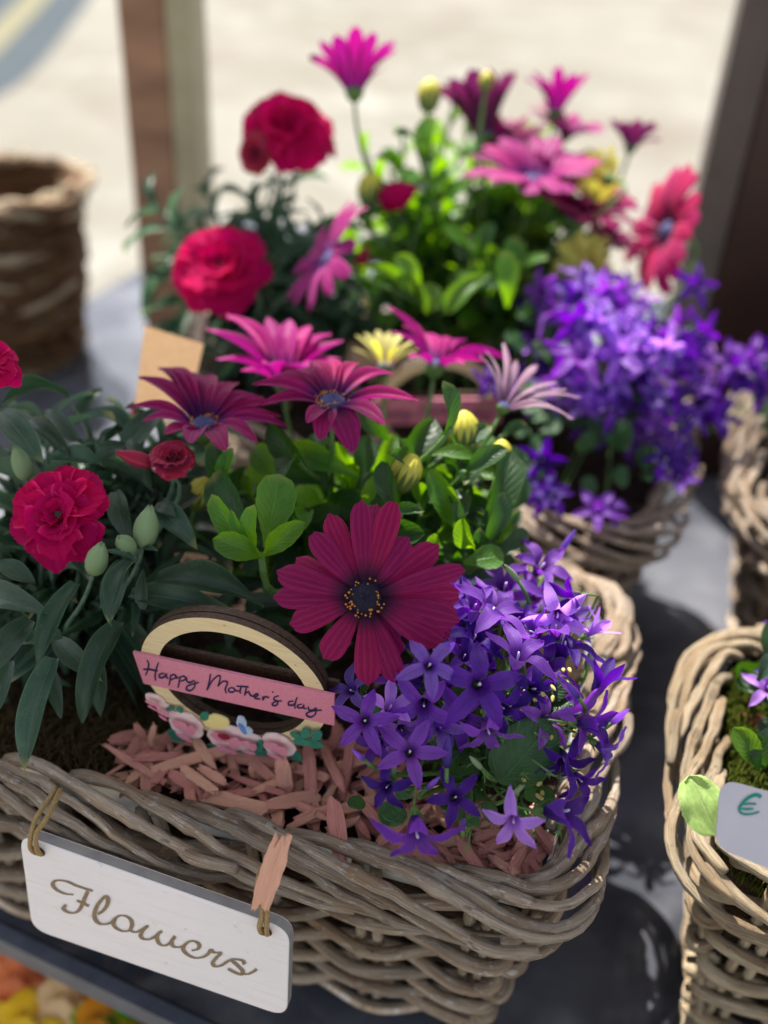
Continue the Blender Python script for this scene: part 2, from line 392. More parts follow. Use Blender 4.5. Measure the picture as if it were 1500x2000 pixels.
# ------------------------------------------------------------------ table / display shelf
def mat_table():
    n = NT('painted_metal_top'); o = n.obj()
    a = n.noise(o, 5, 3, .5); b = n.noise(o, 30, 3, .5)
    c = n.mix(n.ramp(a, .38, .62), lin(56, 58, 66), lin(100, 102, 110))
    c = n.mix(n.mth('MULTIPLY', n.ramp(b, .5, .7), .25), c, lin(140, 140, 144))
    return n.done(c, n.mth('MULTIPLY_ADD', a, .3, .03), n.bump(b, .08, .001), spec=.8)
M_table = mat_table()
M_rail = mat_plain('rail_grey', lin(66, 72, 84), lin(84, 90, 102), 60, .5, .2)
e0, e1 = PZ(0, 1798, ZT), PZ(390, 1983, ZT)
ed = (e1 - e0).normalized(); en = Vector((-ed.y, ed.x, 0))
L0 = e0 - ed * .45; R0 = e0 + ed * .85
tb = thing('display_table', 'grey painted metal display table carrying the wicker flower baskets', 'table', (e0.x, e0.y, ZT))
def slab(name, a, b, d0, d1, z0, z1, mat, parent):
    P = [a + en * d0, b + en * d0, b + en * d1, a + en * d1]
    V = [Vector((p.x, p.y, z)) for z in (z0, z1) for p in P]
    return obj(name, mesh(name, V, [(3, 2, 1, 0), (4, 5, 6, 7), (0, 1, 5, 4), (1, 2, 6, 5), (2, 3, 7, 6), (3, 0, 4, 7)], mat, None, False), parent)
TD = 1.02
slab('table_top', L0, R0, .0, TD, ZT - .012, ZT, M_table, tb)
slab('front_rail', L0, R0, -.002, -.010, ZT - .012, ZT + .002, M_rail, tb)
slab('back_rail', L0, R0, TD + .002, TD + .014, ZT - .03, ZT + .003, M_rail, tb)
for a_ in (.03, 1.24):
    for d_ in (.02, TD - .05):
        slab('leg', L0 + ed * a_, L0 + ed * (a_ + .03), d_, d_ + .03, -.745, ZT - .0125, M_rail, tb)
# lower tier, seen past the rail at the bottom left
lt = thing('lower_shelf', 'pale lower shelf below the grey table rail at the bottom left', 'shelf', (-.2, .35, -.26))
slab('shelf_board', L0 + ed * .04, R0 - ed * .05, -.25, .5, -.245, -.23, mat_plain('pale_board', lin(200, 176, 140), lin(214, 196, 164), 30, .7, .2), lt)

# unseen awning, added and outlined to throw the shade line across the front basket
aw = thing('shade_awning', 'unseen canvas awning added above the stall to shade the front left', 'awning', (-.6, -.2, 1.9))
def up_(x, y, z=.14): return Vector((x, y, z)) + sdir * ((1.9 - z) / sdir.z)
AWP = [up_(.052, .262), up_(.62, .15), up_(.62, -.75), up_(-1.1, -.75), up_(-1.1, .46), up_(-.03, .385)]
o = obj('canvas', prism('canvas', AWP, Vector((0, 0, -1)), .004, [mat_plain('canvas', lin(214, 204, 184), lin(222, 214, 196), 30, .9, .1)]), aw)
for i_ in (0, 5): obj('edge_pole', tube('edge_pole', [AWP[i_] + Vector((0, 0, .012)), AWP[(i_ + 1) % 6] + Vector((0, 0, .012))], .006, M_rail, 8), aw)

# ------------------------------------------------------------------ posts
M_pw = None
def mat_postwood():
    n = NT('post_wood'); mp = n.n('Mapping'); n.l(n.obj(), mp.inputs[0]); mp.inputs[3].default_value = (1, 1, 4)
    a = n.noise(mp.outputs[0], 7, 4); c = n.mix(n.ramp(a, .35, .65), lin(120, 84, 60), lin(160, 118, 88))
    return n.done(c, .6, n.bump(a, .3, .002))
bl = PZ(289, 690, ZT)
pt = thing('wooden_post', 'slim upright post of brown wood and cream strip behind the carnations', 'post', bl)
pw = .044
dirx = Vector((math.cos(.1), -math.sin(.1), 0)); diry = Vector((math.sin(.1), math.cos(.1), 0))
def pbox(name, parent, base, x0, x1, y0, y1, z0, z1, mat):
    P = [base + dirx * x + diry * y for x, y in ((x0, y0), (x1, y0), (x1, y1), (x0, y1))]
    V = [Vector((p.x, p.y, base.z + z)) for z in (z0, z1) for p in P]
    m = mesh(name, V, [(3, 2, 1, 0), (4, 5, 6, 7), (0, 1, 5, 4), (1, 2, 6, 5), (2, 3, 7, 6), (3, 0, 4, 7)], mat, None, False)
    o = obj(name, m, parent); md = o.modifiers.new('b', 'BEVEL'); md.width = .002; md.segments = 2; return o
wd = mat_postwood()
pbox('post_core', pt, bl, 0, pw, 0, .05, .0005, .38, wd)
pbox('red_band', pt, bl, -.0008, pw + .0002, -.001, .051, .38, .47, mat_plain('faded_red_paint', lin(160, 88, 80), lin(184, 116, 104), 30, .6, .2))
pbox('post_cap', pt, bl, 0, pw, 0, .05, .47, .95, wd)
pbox('cream_strip', pt, bl, pw + .001, pw + .024, -.004, .046, .0005, .9, mat_plain('cream_paint', lin(150, 140, 110), lin(172, 160, 128), 20, .6, .15))
# right-hand dark post
br = PZ(1240, 925, ZT)
pr = thing('dark_post', 'tall dark brown painted post at the right edge behind the baskets', 'post', br)
M_dk = mat_plain('dark_brown_gloss', lin(44, 26, 24), lin(58, 34, 28), 14, .35, .15)
dirx = Vector((1, 0, 0)); diry = Vector((0, 1, 0))
pbox('post_body', pr, br, .03, .42, 0, .12, .0005, 1.0, M_dk)
V = [br + Vector(v) for v in ((.012, .04, .0005), (.029, -.001, .0005), (.029, .119, .0005), (.012, .04, 1.0), (.029, -.001, 1.0), (.029, .119, 1.0))]
obj('edge_strip', mesh('edge_strip', V, [(0, 1, 4, 3), (1, 2, 5, 4), (2, 0, 3, 5), (2, 1, 0), (3, 4, 5)], mat_plain('lit_edge', lin(58, 46, 42), lin(74, 60, 54), 20, .5, .2), None, False), pr)  # chamfered post corner, its lit grey tone put into the colour

# ------------------------------------------------------------------ baskets
class Outline:
    def __init__(s, C, rc):
        C = [Vector((c[0], c[1], 0)) for c in C]; n = len(C); P = []
        for i in range(n):
            a, b, c = C[i - 1], C[i], C[(i + 1) % n]
            r = rc[i] if isinstance(rc, (list, tuple)) else rc
            p0 = b + (a - b).normalized() * r; p2 = b + (c - b).normalized() * r
            for k in range(9):
                t = k / 8; P.append(p0 * (1 - t) ** 2 + b * 2 * t * (1 - t) + p2 * t * t)
        s.P = P; s.S = [0]
        for i in range(len(P)): s.S.append(s.S[-1] + (P[(i + 1) % len(P)] - P[i]).length)
        s.L = s.S[-1]
        import bisect; s.b = bisect
    def at(s, q, off=0.0, z=0.0):
        q %= s.L; i = min(s.b.bisect_right(s.S, q) - 1, len(s.P) - 1); n = len(s.P)
        seg = s.S[i + 1] - s.S[i] or 1e-9; t = (q - s.S[i]) / seg
        p = s.P[i].lerp(s.P[(i + 1) % n], t)
        def nr(k):
            d = (s.P[(k + 1) % n] - s.P[(k - 1) % n]); return Vector((d.y, -d.x, 0)).normalized()
        m = nr(i).lerp(nr((i + 1) % n), t).normalized()
        return Vector((p.x + m.x * off, p.y + m.y * off, z))
def arc_range(ol, vis):
    """arclengths whose point passes the test, for leaving out what cannot be seen"""
    return vis
def basket(label, C, rc, ztop, group, wick, seed, soil_z, soil_mat, rr=.0027, sp=.0245, detail=1.0, soil_label=''):
    R = random.Random(seed); ol = Outline(C, rc)     # corners counter-clockwise: outward normal = (dy,-dx)
    cx = sum(c[0] for c in C) / len(C); cy = sum(c[1] for c in C) / len(C)
    bk = thing('wicker_basket', label, 'basket', (cx, cy, ZT), group)
    prof = [(-.012, -.002), (-.0065, .0035), (-.0005, .0052), (.0055, .003), (.0092, -.003), (.0100, -.010), (.0080, -.016), (.001, -.021)]
    def pf(u):
        u = max(0, min(1.12, u)) * 6; i = min(int(u), 6); t = u - i
        return prof[i][0] * (1 - t) + prof[i + 1][0] * t, prof[i][1] * (1 - t) + prof[i + 1][1] * t
    N = int(ol.L / sp); Ls = .15
    for k in range(N):
        s0 = k * sp + R.uniform(-.005, .005); L = Ls * R.uniform(.85, 1.12); pts = []; rad = []
        n = int(34 * detail); j1, j2, j3 = R.uniform(0, 9), R.uniform(0, 9), R.uniform(.85, 1.2)
        for i in range(n):
            t = i / (n - 1); u = -.02 + 1.12 * t
            o_, z_ = pf(u)
            wv = math.sin(t * 9 + j1) * .0014 + noise.noise(Vector((t * 14, k, 3))) * .0012
            lift = .0035 * math.sin(math.pi * min(1, t * 5)) * (t < .2)
            pts.append(ol.at(s0 + t * L, o_ + wv + lift * .3, ztop + z_ + math.sin(t * 7 + j2) * .0009 + lift))
            rad.append(rr * j3 * (1.0 - .35 * t) * (1 + .28 * noise.noise(Vector((t * 9, k * 1.7, seed)))) * (.8 if i == 0 else 1) * (1.22 if abs(t - .37 * j3) < .02 else 1))
        obj('rim_strand', tube('rim_strand', pts, rad, wick, 8, bumpy=.22, seed=k + seed), bk)
    for k in range(int(ol.L / .075)):
        s0 = k * .075 + R.uniform(-.03, .03); o_, z_ = pf(R.uniform(.25, 1)); dz = R.uniform(-.004, .006)
        P = [ol.at(s0, o_ - .001, ztop + z_ - .001), ol.at(s0 + .012, o_ + .0035, ztop + z_ + .0018), ol.at(s0 + R.uniform(.024, .045), o_ + R.uniform(.002, .0055), ztop + z_ + dz)]
        obj('cane_end', tube('cane_end', smoothpath(P, 9), [rr * q for q in (.6, .9, 1, 1, 1, .95, .9, .85, .8)], wick, 7, bumpy=.4, seed=k), bk)
    # stakes in pairs
    ss = .047; NS = max(8, int(ol.L / ss)); ss = ol.L / NS
    inset = lambda z: -(ztop - z) * .19 - .005
    for k in range(NS):
        for q in (-.0036, .0036):
            P = [ol.at(k * ss + q * (1 + R.uniform(-.2, .2)), inset(z) + R.uniform(-.0005, .0005), z) for z in (ztop - .002, ztop - .04, ztop - .08, ztop - .12, ZT + .002)]
            obj('stake', tube('stake', smoothpath(P, 9), .0027, wick, 6, bumpy=.12, seed=k), bk)
    z = ztop - .023; row = 0
    while z > ZT + .004:
        n = int(ol.L / .0042 * min(1, detail)); P = []; ph = R.uniform(0, 6)
        for i in range(n):
            s = i / n * ol.L
            P.append(ol.at(s, inset(z) + .0062 * math.cos(math.pi * s / ss + row * math.pi), z + .0011 * math.sin(s * 33 + ph) + .0012 * math.sin(math.pi * 2 * s / ss + row)))
        Rr = [.0032 * (1 + .26 * noise.noise(Vector((i * .07, row, seed)))) for i in range(n)]
        obj('weaver', tube('weaver', P, Rr, wick, 7, closed=True, bumpy=.1, seed=row), bk)
        z -= .0122 + R.uniform(-.001, .001); row += 1
    # liner, foil strip in front basket; rest soil-dark to paint shade behind weave
    n = 90; V = []; F = []
    for i in range(n):
        for o_, z_ in ((-.010, ztop + .001), (-.0145, ztop - .02), (-.04, ZT + .012)):
            V.append(ol.at(i / n * ol.L, o_ + .0006 * math.sin(i * 1.9), z_ + (.0015 * math.sin(i * .9) if z_ > .05 else 0)))
    for i in range(n):
        for k in range(2):
            a = i * 3 + k; b = ((i + 1) % n) * 3 + k; F.append((a, b, b + 1, a + 1))
    lm_ = mesh('liner', V, F, [M_liner if seed == 3 else M_soil, M_soil]); lm_.polygons.foreach_set('material_index', [k % 2 for k in range(len(F))]); obj('liner', lm_, bk)
    # soil
    n = 48; V = []; F = []; rings = 14
    c = Vector((cx, cy, 0))
    for r in range(rings + 1):
        for i in range(n):
            p = ol.at(i / n * ol.L, -.0145, 0); q = c.lerp(p, r / rings)
            q.z = soil_z + .006 * noise.noise(q * 60) + .004 * noise.noise(q * 190) + .003 * (1 - r / rings); V.append(q)
    for r in range(rings):
        for i in range(n):
            a = r * n + i; b = r * n + (i + 1) % n; F.append((a, b, b + n, a + n))
    so = obj('potting_soil', mesh('potting_soil', V, F, soil_mat)); tag(so, soil_label, 'soil', None, 'stuff')
    return bk, ol
WB = 'grey willow baskets planted with spring flowers'
cornA = [(-.245, .303), (.079, .2335), (.137, .442), (-.20, .51)]
cA = [(p[0], p[1]) for p in cornA]
bA, oA = basket('front grey willow basket with the white hanging sign and bellflowers', cA, [.05, .026, .05, .05], .12, WB, M_wick, 3, .104, M_soil,
                soil_label='dark potting soil filling the front basket under the pink wood chips')
cB = [(-.165, .605), (.160, .468), (.224, .69), (-.07, .80)]
bB, oB = basket('rear willow basket with backlit daisies and violet bellflowers spilling out', cB, [.05, .065, .06, .05], .12, WB, M_wick, 11, .102, M_soil, detail=.8,
                soil_label='dark soil in the rear basket below the trailing bellflowers')
cC = [(.135, .262), (.40, .16), (.44, .345), (.170, .414)]
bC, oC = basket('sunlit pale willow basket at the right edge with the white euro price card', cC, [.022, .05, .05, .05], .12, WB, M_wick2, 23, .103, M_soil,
                soil_label='mossy soil inside the right-hand basket below the price card')
cD = [(.214, .500), (.50, .40), (.58, .62), (.268, .71)]
bD, oD = basket('shaded grey basket at the right edge behind the price card basket', cD, [.05, .05, .05, .05], .125, WB, M_wick, 31, .105, M_soil, detail=.7,
                soil_label='dark soil in the shaded basket at the right edge')

# ------------------------------------------------------------------ twig nest basket, top left
nc = PZ(20, 500, .07); nc = Vector((nc.x, nc.y, ZT))
ns = thing('twig_basket', 'round brown twig basket like a nest behind on the left', 'basket', nc)
R = random.Random(5)
for k in range(84):
    lvl = k / 84; z = .008 + .168 * lvl + R.uniform(-.004, .004)
    rad = .058 + .016 * lvl + R.uniform(-.003, .004); a0 = R.uniform(0, 6.28); ln = R.uniform(2.6, 5.2); P = []
    for i in range(30):
        t = i / 29; a = a0 + ln * t; r = rad + .004 * math.sin(a * 3 + k) + R.uniform(-.0006, .0006)
        P.append(nc + Vector((r * math.cos(a), r * math.sin(a), z + .010 * math.sin(a * 2 + k * 1.3))))
    obj('twig', tube('twig', P, [.0042 * (1 - .4 * abs(i / 29 - .5)) for i in range(30)], M_twig if k % 7 else M_wick2, 6, bumpy=.3, seed=k), ns)
for k in range(16):
    a0 = R.uniform(0, 6.28); rr_ = .076 + R.uniform(-.006, .009); P = [nc + Vector(((rr_ + .005 * math.sin(a * 3 + k)) * math.cos(a), (rr_ + .005 * math.sin(a * 3 + k)) * math.sin(a), .172 + R.uniform(-.003, .003) + .008 * math.sin(a * 2 + k))) for a in [a0 + 3.4 * i / 24 for i in range(25)]]
    obj('rim_twig', tube('rim_twig', P, [.0062 * (1 - .5 * abs(i / 24 - .5)) for i in range(25)], M_wick2 if k % 2 else M_twig, 7, bumpy=.3, seed=k), ns)
for k in range(18):
    a = k / 18 * 6.28; P = [nc + Vector(((.061 + .012 * t) * math.cos(a), (.061 + .012 * t) * math.sin(a), .004 + .172 * t)) for t in (0, .33, .66, 1)]
    obj('stake', tube('stake', P, .003, M_twig, 6), ns)
obj('nest_lining', lathe('nest_lining', [(.001, .006), (.050, .006), (.056, .05), (.062, .10), (.067, .165)], M_twig, 28), ns, Matrix.Translation(nc))

# ------------------------------------------------------------------ petals, leaves, flowers: shared meshes
def bl_(s, a, b): return a + (b - a) * s
def mk_daisy_petal(seed, curl=0.0, notch=.03, W=1.0):
    R = random.Random(seed); a = R.uniform(-.04, .04); tw = R.uniform(-.12, .12)
    def fn(s, t):
        wd = (.34 + .66 * math.sin(min(1, s / .75) * math.pi / 2) ** 1.15) if s < .75 else math.sqrt(1 - (.84 * (s - .75) / .25) ** 2)
        y = .5 * t * wd * W
        x = s - (.05 * t * t) * s ** 8 + notch * math.cos(t * math.pi * 1.5 + seed) * s ** 10 * .5
        z = .10 * math.sin(math.pi * s) - curl * s ** 3 * .35 + (.018 * math.cos(t * math.pi * 3)) * math.sin(math.pi * min(1, s * 1.1)) - .03 * t * t * (1 - s) + tw * t * s * s * .12
        return (x, y + a * s * (1 - s), z)
    return grid('daisy_petal', 12, 8, fn, None or M_wine)
def mk_slim(seed, curl):
    R = random.Random(seed); a = R.uniform(-.06, .06)
    def fn(s, t):
        wd = (.30 + .70 * math.sin(min(1, s / .52) * math.pi / 2)) if s < .52 else 1 - .62 * ((s - .52) / .48) ** 1.7
        x = s - .07 * t * t * s ** 6; y = .5 * t * wd
        z = .09 * math.sin(math.pi * s) - curl * s ** 3 * .3 + .30 * t * t * wd * .5 * (1 - .5 * s) + .012 * math.cos(t * 9)
        return (x, y + a * s * (1 - s), z)
    return grid('daisy_petal', 12, 8, fn, M_wine)
DP = [mk_daisy_petal(k, [0, .15, .3, .05, .5, -.1][k]) for k in range(6)]
SLIM = [mk_slim(30 + k, (.0, .2, .35, -.1)[k]) for k in range(4)]
def mk_carn_petal(seed, cup):
    R = random.Random(seed); ph = R.uniform(0, 6); fr = R.uniform(3, 4.5); T = [R.uniform(.0, .045) for _ in range(25)]
    def fn(s, t):
        wd = .22 + .78 * math.sin(min(1, s * 1.05) * math.pi / 2) ** 1.2
        k = int(round((t + 1) / 2 * 24)); L = 1 - .30 * t * t - T[k] - (.022 if k % 2 else 0)
        x = s * (1 + (L - 1) * s); y = .5 * t * wd
        z = .12 * math.sin(math.pi * s) + cup * (t * t - .3) * s * .42 + (.075 * math.sin(t * fr + ph) + .018 * math.sin(t * 13 + ph)) * s ** 2.5 - (.22 - cup * .3) * s ** 5 * .4
        return (x, y, z)
    return grid('carnation_petal', 8, 24, fn, M_carn)
CP = [mk_carn_petal(k, [.05, .25, .45, .7, 1.0, 1.25, .3, .8][k]) for k in range(8)]
def mk_leaf(seed, kind):
    R = random.Random(seed); tw = R.uniform(-.3, .3); wv = R.uniform(0, 6)
    def fn(s, t):
        if kind == 'lance':
            wd = (math.sin(math.pi * min(1, (s * .93 + .07)) ** .85)) ** .75
            se = 0
        elif kind == 'spoon':
            wd = .18 + .82 * math.sin(min(1, s / .66) * math.pi / 2) ** 1.6 if s < .66 else math.sqrt(max(0, 1 - ((s - .66) / .34) ** 2.2))
            se = .07 * (abs(math.sin(s * 15)) - .4) * (s > .3) * (s < .96)
        else:
            wd = math.sqrt(max(0, 1 - (2 * s - 1) ** 2)) * (1.0 - .12 * s) * (1 if s > .08 else .8); se = .05 * (abs(math.sin(s * 22)) - .4)
        y = .5 * t * (wd + se * (abs(t) > .8)) + .0
        z = .13 * math.sin(math.pi * s) + .26 * t * t * wd * .35 + .02 * math.sin(s * 9 + wv) * t + tw * t * s * .12
        if kind == 'round': z = .05 * math.sin(math.pi * s) + .03 * math.cos(t * 9) * s + .03 * math.sin(s * 12) * t
        return (s, y, z)
    return grid('leaf', 14 if kind != 'round' else 18, 6 if kind != 'round' else 8, fn, M_ldaisy)
LL = [mk_leaf(k, 'lance') for k in range(4)]
LS = [mk_leaf(10 + k, 'spoon') for k in range(4)]
LR = [mk_leaf(20 + k, 'round') for k in range(2)]
def mk_bell(openness, seed):
    """five-lobed bellflower, unit radius, opening along +Z"""
    R = random.Random(seed); V, F, UV = [], [], []
    for l in range(5):
        A = l * 2 * math.pi / 5 + R.uniform(-.12, .12); n, m = 10, 4; b0 = len(V); lo = openness + R.uniform(-.22, .22); ln = R.uniform(.9, 1.1); sk = R.uniform(-.12, .12); tws = R.uniform(-.25, .25); crl = R.uniform(-.05, .16)
        for i in range(n + 1):
            s = i / n
            if s < .35: r = .05 + .16 * (s / .35); z = .55 * (s / .35); hw = r * math.tan(math.pi / 5) * 1.02
            else:
                q = (s - .35) / .65; ang = bl_(min(1, q * 1.5), 1.15, 1.2 - 1.45 * lo)
                q2 = q * .92 * ln; r = .21 + q2 * math.cos(ang) * 1.0; z = .55 + q2 * math.sin(ang) * .9 - (.16 * lo * q ** 2) - crl * q ** 3
                hw = .150 + .050 * math.sin(min(1, q * 2.2) * math.pi / 2) if q < .45 else .20 * (1 - ((q - .45) / .55) ** 1.5)
                tw_ = tws * q
            for j in range(m + 1):
                t = j / m * 2 - 1
                tx = t * hw + sk * max(0, s - .35) ** 2; zz = z + abs(t) ** 1.5 * .075 * (s > .2) - .02 + (tws * t * hw * s if s > .35 else 0)
                V.append((math.cos(A) * r - math.sin(A) * tx, math.sin(A) * r + math.cos(A) * tx, zz)); UV.append((s, (t + 1) / 2))
        for i in range(n):
            for j in range(m):
                a = b0 + i * (m + 1) + j; F.append((a, a + m + 1, a + m + 2, a + 1))
    return mesh('bellflower', V, F, M_bell, UV)
BF = {'open': [mk_bell(q, 1 + i) for i, q in enumerate((1.0, .9, .95, .8, 1.05))], 'half': [mk_bell(q, 11 + i) for i, q in enumerate((.62, .7, .5, .58, .75, .4))], 'tube': [mk_bell(q, 21 + i) for i, q in enumerate((.25, .12, .3))]}
m_style = tube('style', [Vector((0, 0, .2)), Vector((0, 0, .45)), Vector((.02, 0, .6)), Vector((.04, .01, .68))], [.018, .022, .034, .022], M_stam, 6)
m_calyx = lathe('calyx', [(.0, -.16), (.09, -.1), (.13, .02), (.11, .14)], M_stem, 8)
def _sep():
    V, F = [], []
    for k in range(5):
        a = k * 1.2566 + .6; d = Vector((math.cos(a), math.sin(a), 0)); t = Vector((-d.y, d.x, 0)); b = len(V)
        V += [d * .08 + t * .05, d * .08 - t * .05, d * .24 + t * .03 + Vector((0, 0, .16)), d * .24 - t * .03 + Vector((0, 0, .16)), d * .36 + Vector((0, 0, .34))]
        F += [(b, b + 1, b + 3, b + 2), (b + 2, b + 3, b + 4)]
    return mesh('sepals', V, F, M_stem)
m_sep = _sep()
def bez(a, b, c, d, n=12): return [a * (1 - t) ** 3 + b * 3 * t * (1 - t) ** 2 + c * 3 * t * t * (1 - t) + d * t ** 3 for t in [i / (n - 1) for i in range(n)]]
def stem(plant, top, axis, root, r=.0011, mat=None, n=14, k=.35):
    L = (top - root).length
    P = bez(top, top - axis * L * k, root + Vector((0, 0, L * .45)), root, n)
    obj('stem', tube('stem', P, [r * (.85 + .5 * i / (n - 1)) for i in range(n)], mat or M_stem, 6), plant); return P
# discs
def _disc():
    V, F = [], []; n = 20
    for r in range(7):
        for k in range(n):
            a = 2 * math.pi * k / n + r * .16; rr = [0.001, .22, .42, .6, .76, .9, 1.0][r]; V.append((rr * math.cos(a), rr * math.sin(a), .5 * (1 - rr * rr) + .05 * math.sin(k * 2.5 + r * 2) - .12 * (r > 5)))
    for r in range(6):
        for k in range(n): F.append((r * n + k, (r + 1) * n + k, (r + 1) * n + (k + 1) % n, r * n + (k + 1) % n))
    F.append(tuple(range(n)))
    return mesh('disc', V, F, M_disc)
m_disc = _disc()
def _pollen():
    V, F = [], []; R = random.Random(2)
    for k in range(44):
        a = R.uniform(0, 6.283); r = R.choice([.80, .95, 1.05, 1.16]) + R.uniform(-.05, .05); s = R.uniform(.05, .095); c = Vector((r * math.cos(a), r * math.sin(a), .16 + .3 * (1.1 - r) + R.uniform(0, .12)))
        b = len(V)
        for d in ((1, 0, 0), (-1, 0, 0), (0, 1, 0), (0, -1, 0), (0, 0, 1.4), (0, 0, -1.4)): V.append(c + Vector(d) * s)
        for f in ((0, 2, 4), (2, 1, 4), (1, 3, 4), (3, 0, 4), (2, 0, 5), (1, 2, 5), (3, 1, 5), (0, 3, 5)): F.append(tuple(b + i for i in f))
    return mesh('pollen_ring', V, F, M_pollen)
m_pollen = _pollen()
m_cup = lathe('calyx', [(.001, -1.5), (.35, -1.35), (.8, -.9), (1.02, -.45), (1.0, -.2), (.8, -.12)], M_stem, 12)
def daisy(plant, px, py, d, ax, rpx=None, tips=None, elev=20, n=18, mat=None, wr=.27, discm=None, discpx=None, root=None, pollen=False, jit=.06, stemk=.35, lab=None, wpx=None, pm=None):
    c = PD(px, py, d); axis = CV(*ax); mat = mat or M_mag
    dr = (discpx or (rpx or 150) * .17) * d / FPX
    M = frame(c, axis, dr)
    fl = obj('daisy_flower', m_disc, plant, M, discm or M_discb)
    if lab: fl['label'] = lab
    obj('calyx', m_cup, fl, M, M_stem)
    if pollen: obj('pollen_ring', m_pollen, fl, M)
    q = axis.orthogonal().normalized(); q2 = axis.cross(q)
    R = random.Random(int(px * 7 + py))
    if tips:
        for i, tp in enumerate(tips):
            tpx, tpy = tp[0], tp[1]; dd = tp[2] if len(tp) > 2 else 0; w_ = tp[3] if len(tp) > 3 else (wpx or 34); lay = tp[4] if len(tp) > 4 else (i % 2) * -.0012
            T = PD(tpx, tpy, d + dd) + axis * lay
            rd = (T - c) - axis * (T - c).dot(axis)
            rd = rd.normalized() if rd.length > 1e-5 else q
            B = c + rd * dr * .72 + axis * (lay * .4 - dr * .05)
            nh = axis - rd * .2 if (T - c).normalized().dot(axis) < .6 else axis - rd * 1.2
            obj('petal', (pm[i % len(pm)] if pm else DP[tp[5] if len(tp) > 5 else (i * 5 + 1) % 4]), fl, span_matrix(B, T, nh, w_ * d / FPX, 1), mat)
    else:
        Rr = rpx * d / FPX
        for i in range(n):
            a = 2 * math.pi * i / n + R.uniform(-jit, jit); rd = q * math.cos(a) + q2 * math.sin(a); e = math.radians(elev + R.uniform(-7, 7))
            T = c + (rd * math.cos(e) + axis * math.sin(e)) * Rr * R.uniform(.9, 1.06)
            B = c + rd * dr * .72 - axis * dr * (.05 + .1 * (i % 2))
            obj('petal', DP[R.randrange(6)], fl, span_matrix(B, T, axis * math.cos(e) - rd * math.sin(e), Rr * wr * R.uniform(.9, 1.1), 1), mat)
    if root is not None: stem(plant, c - axis * dr * 1.4, axis, root, .0012 * (1 if d < .55 else 1.1), M_stem, k=stemk)
    return fl
def _bud():
    V, F, UV = [], [], []; n = 30; pr = [(.001, -1), (.28, -.93), (.44, -.65), (.50, -.2), (.45, .25), (.32, .62), (.20, .88), (.10, 1.08)]
    for i, (r_, z) in enumerate(pr):
        for k in range(n):
            a = 2 * math.pi * k / n; rb = .045 * math.cos(a * 15) * (i in (2, 3, 4, 5)) + .12 * abs(math.cos(a * 2.5)) * (i > 3) * (i - 3) / 4
            V.append((r_ * (1 + rb) * math.cos(a), r_ * (1 + rb) * math.sin(a), z + (.14 * (abs(math.cos(a * 2.5)) - .5) if i == 7 else 0))); UV.append((i / 7, k / n))
    for i in range(len(pr) - 1):
        for k in range(n): F.append((i * n + k, i * n + (k + 1) % n, (i + 1) * n + (k + 1) % n, (i + 1) * n + k))
    V.append((0, 0, .85)); UV.append((1, .5))
    for k in range(n): F.append((7 * n + k, 7 * n + (k + 1) % n, len(V) - 1))
    return mesh('bud_body', V, F, M_budg, UV)
m_bud_g = _bud()
def carn(plant, px, py, d, ax, rpx, root, mat=None, full=True, stemmat=None):
    c = PD(px, py, d); axis = CV(*ax); r = rpx * d / FPX; mat = mat or M_carn
    q = axis.orthogonal().normalized(); q2 = axis.cross(q); R = random.Random(int(px * 3 + py))
    M = frame(c - axis * r * .65, axis, r * .42)
    fl = obj('carnation_flower', m_bud_g, plant, M, M_stemb)
    for cnt, ra, el, cp, wd in ((8, 1.0, 2, 0, 1.0), (7, .91, 20, 1, .92), (6, .80, 38, 3, .86), (5, .68, 54, 4, .78), (5, .54, 68, 5, .62), (4, .42, 80, 5, .5)):
        if not full and el < 40: ra *= .8
        for i in range(cnt):
            a = 2 * math.pi * (i + .37 * cp) / cnt + R.uniform(-.22, .22); rd = q * math.cos(a) + q2 * math.sin(a); e = math.radians(el + R.uniform(-9, 9) + (0 if full else 22))
            B = c - axis * r * .42 + rd * r * .05
            T = B + (rd * math.cos(e) + axis * math.sin(e)) * r * ra * R.uniform(.9, 1.08)
            nh = axis * math.cos(e) - rd * math.sin(e)
            o = obj('petal', CP[R.choice((max(0, cp - 1), cp, min(5, cp + 1), 6, 7))], fl, span_matrix(B, T, nh + q * R.uniform(-.3, .3) + q2 * R.uniform(-.3, .3), r * wd * R.uniform(.85, 1.15), R.uniform(.7, 1.3)), mat)
    stem(plant, c - axis * r * .9, axis, root, .0012, stemmat or M_stemb)
    return fl
def bud(plant, px, py, d, ax, hpx, mat, root, rs=1.0, name='bud', smat=None, m=None):
    c = PD(px, py, d); axis = CV(*ax); h = hpx * d / FPX
    M = frame(c, axis, h); o = obj(name, m or m_bud_g, plant, M @ Matrix.Diagonal((rs, rs, 1, 1)), mat)
    if root is not None: stem(plant, c - axis * h * .9, axis, root, .0010, smat or M_stemb)
    return o
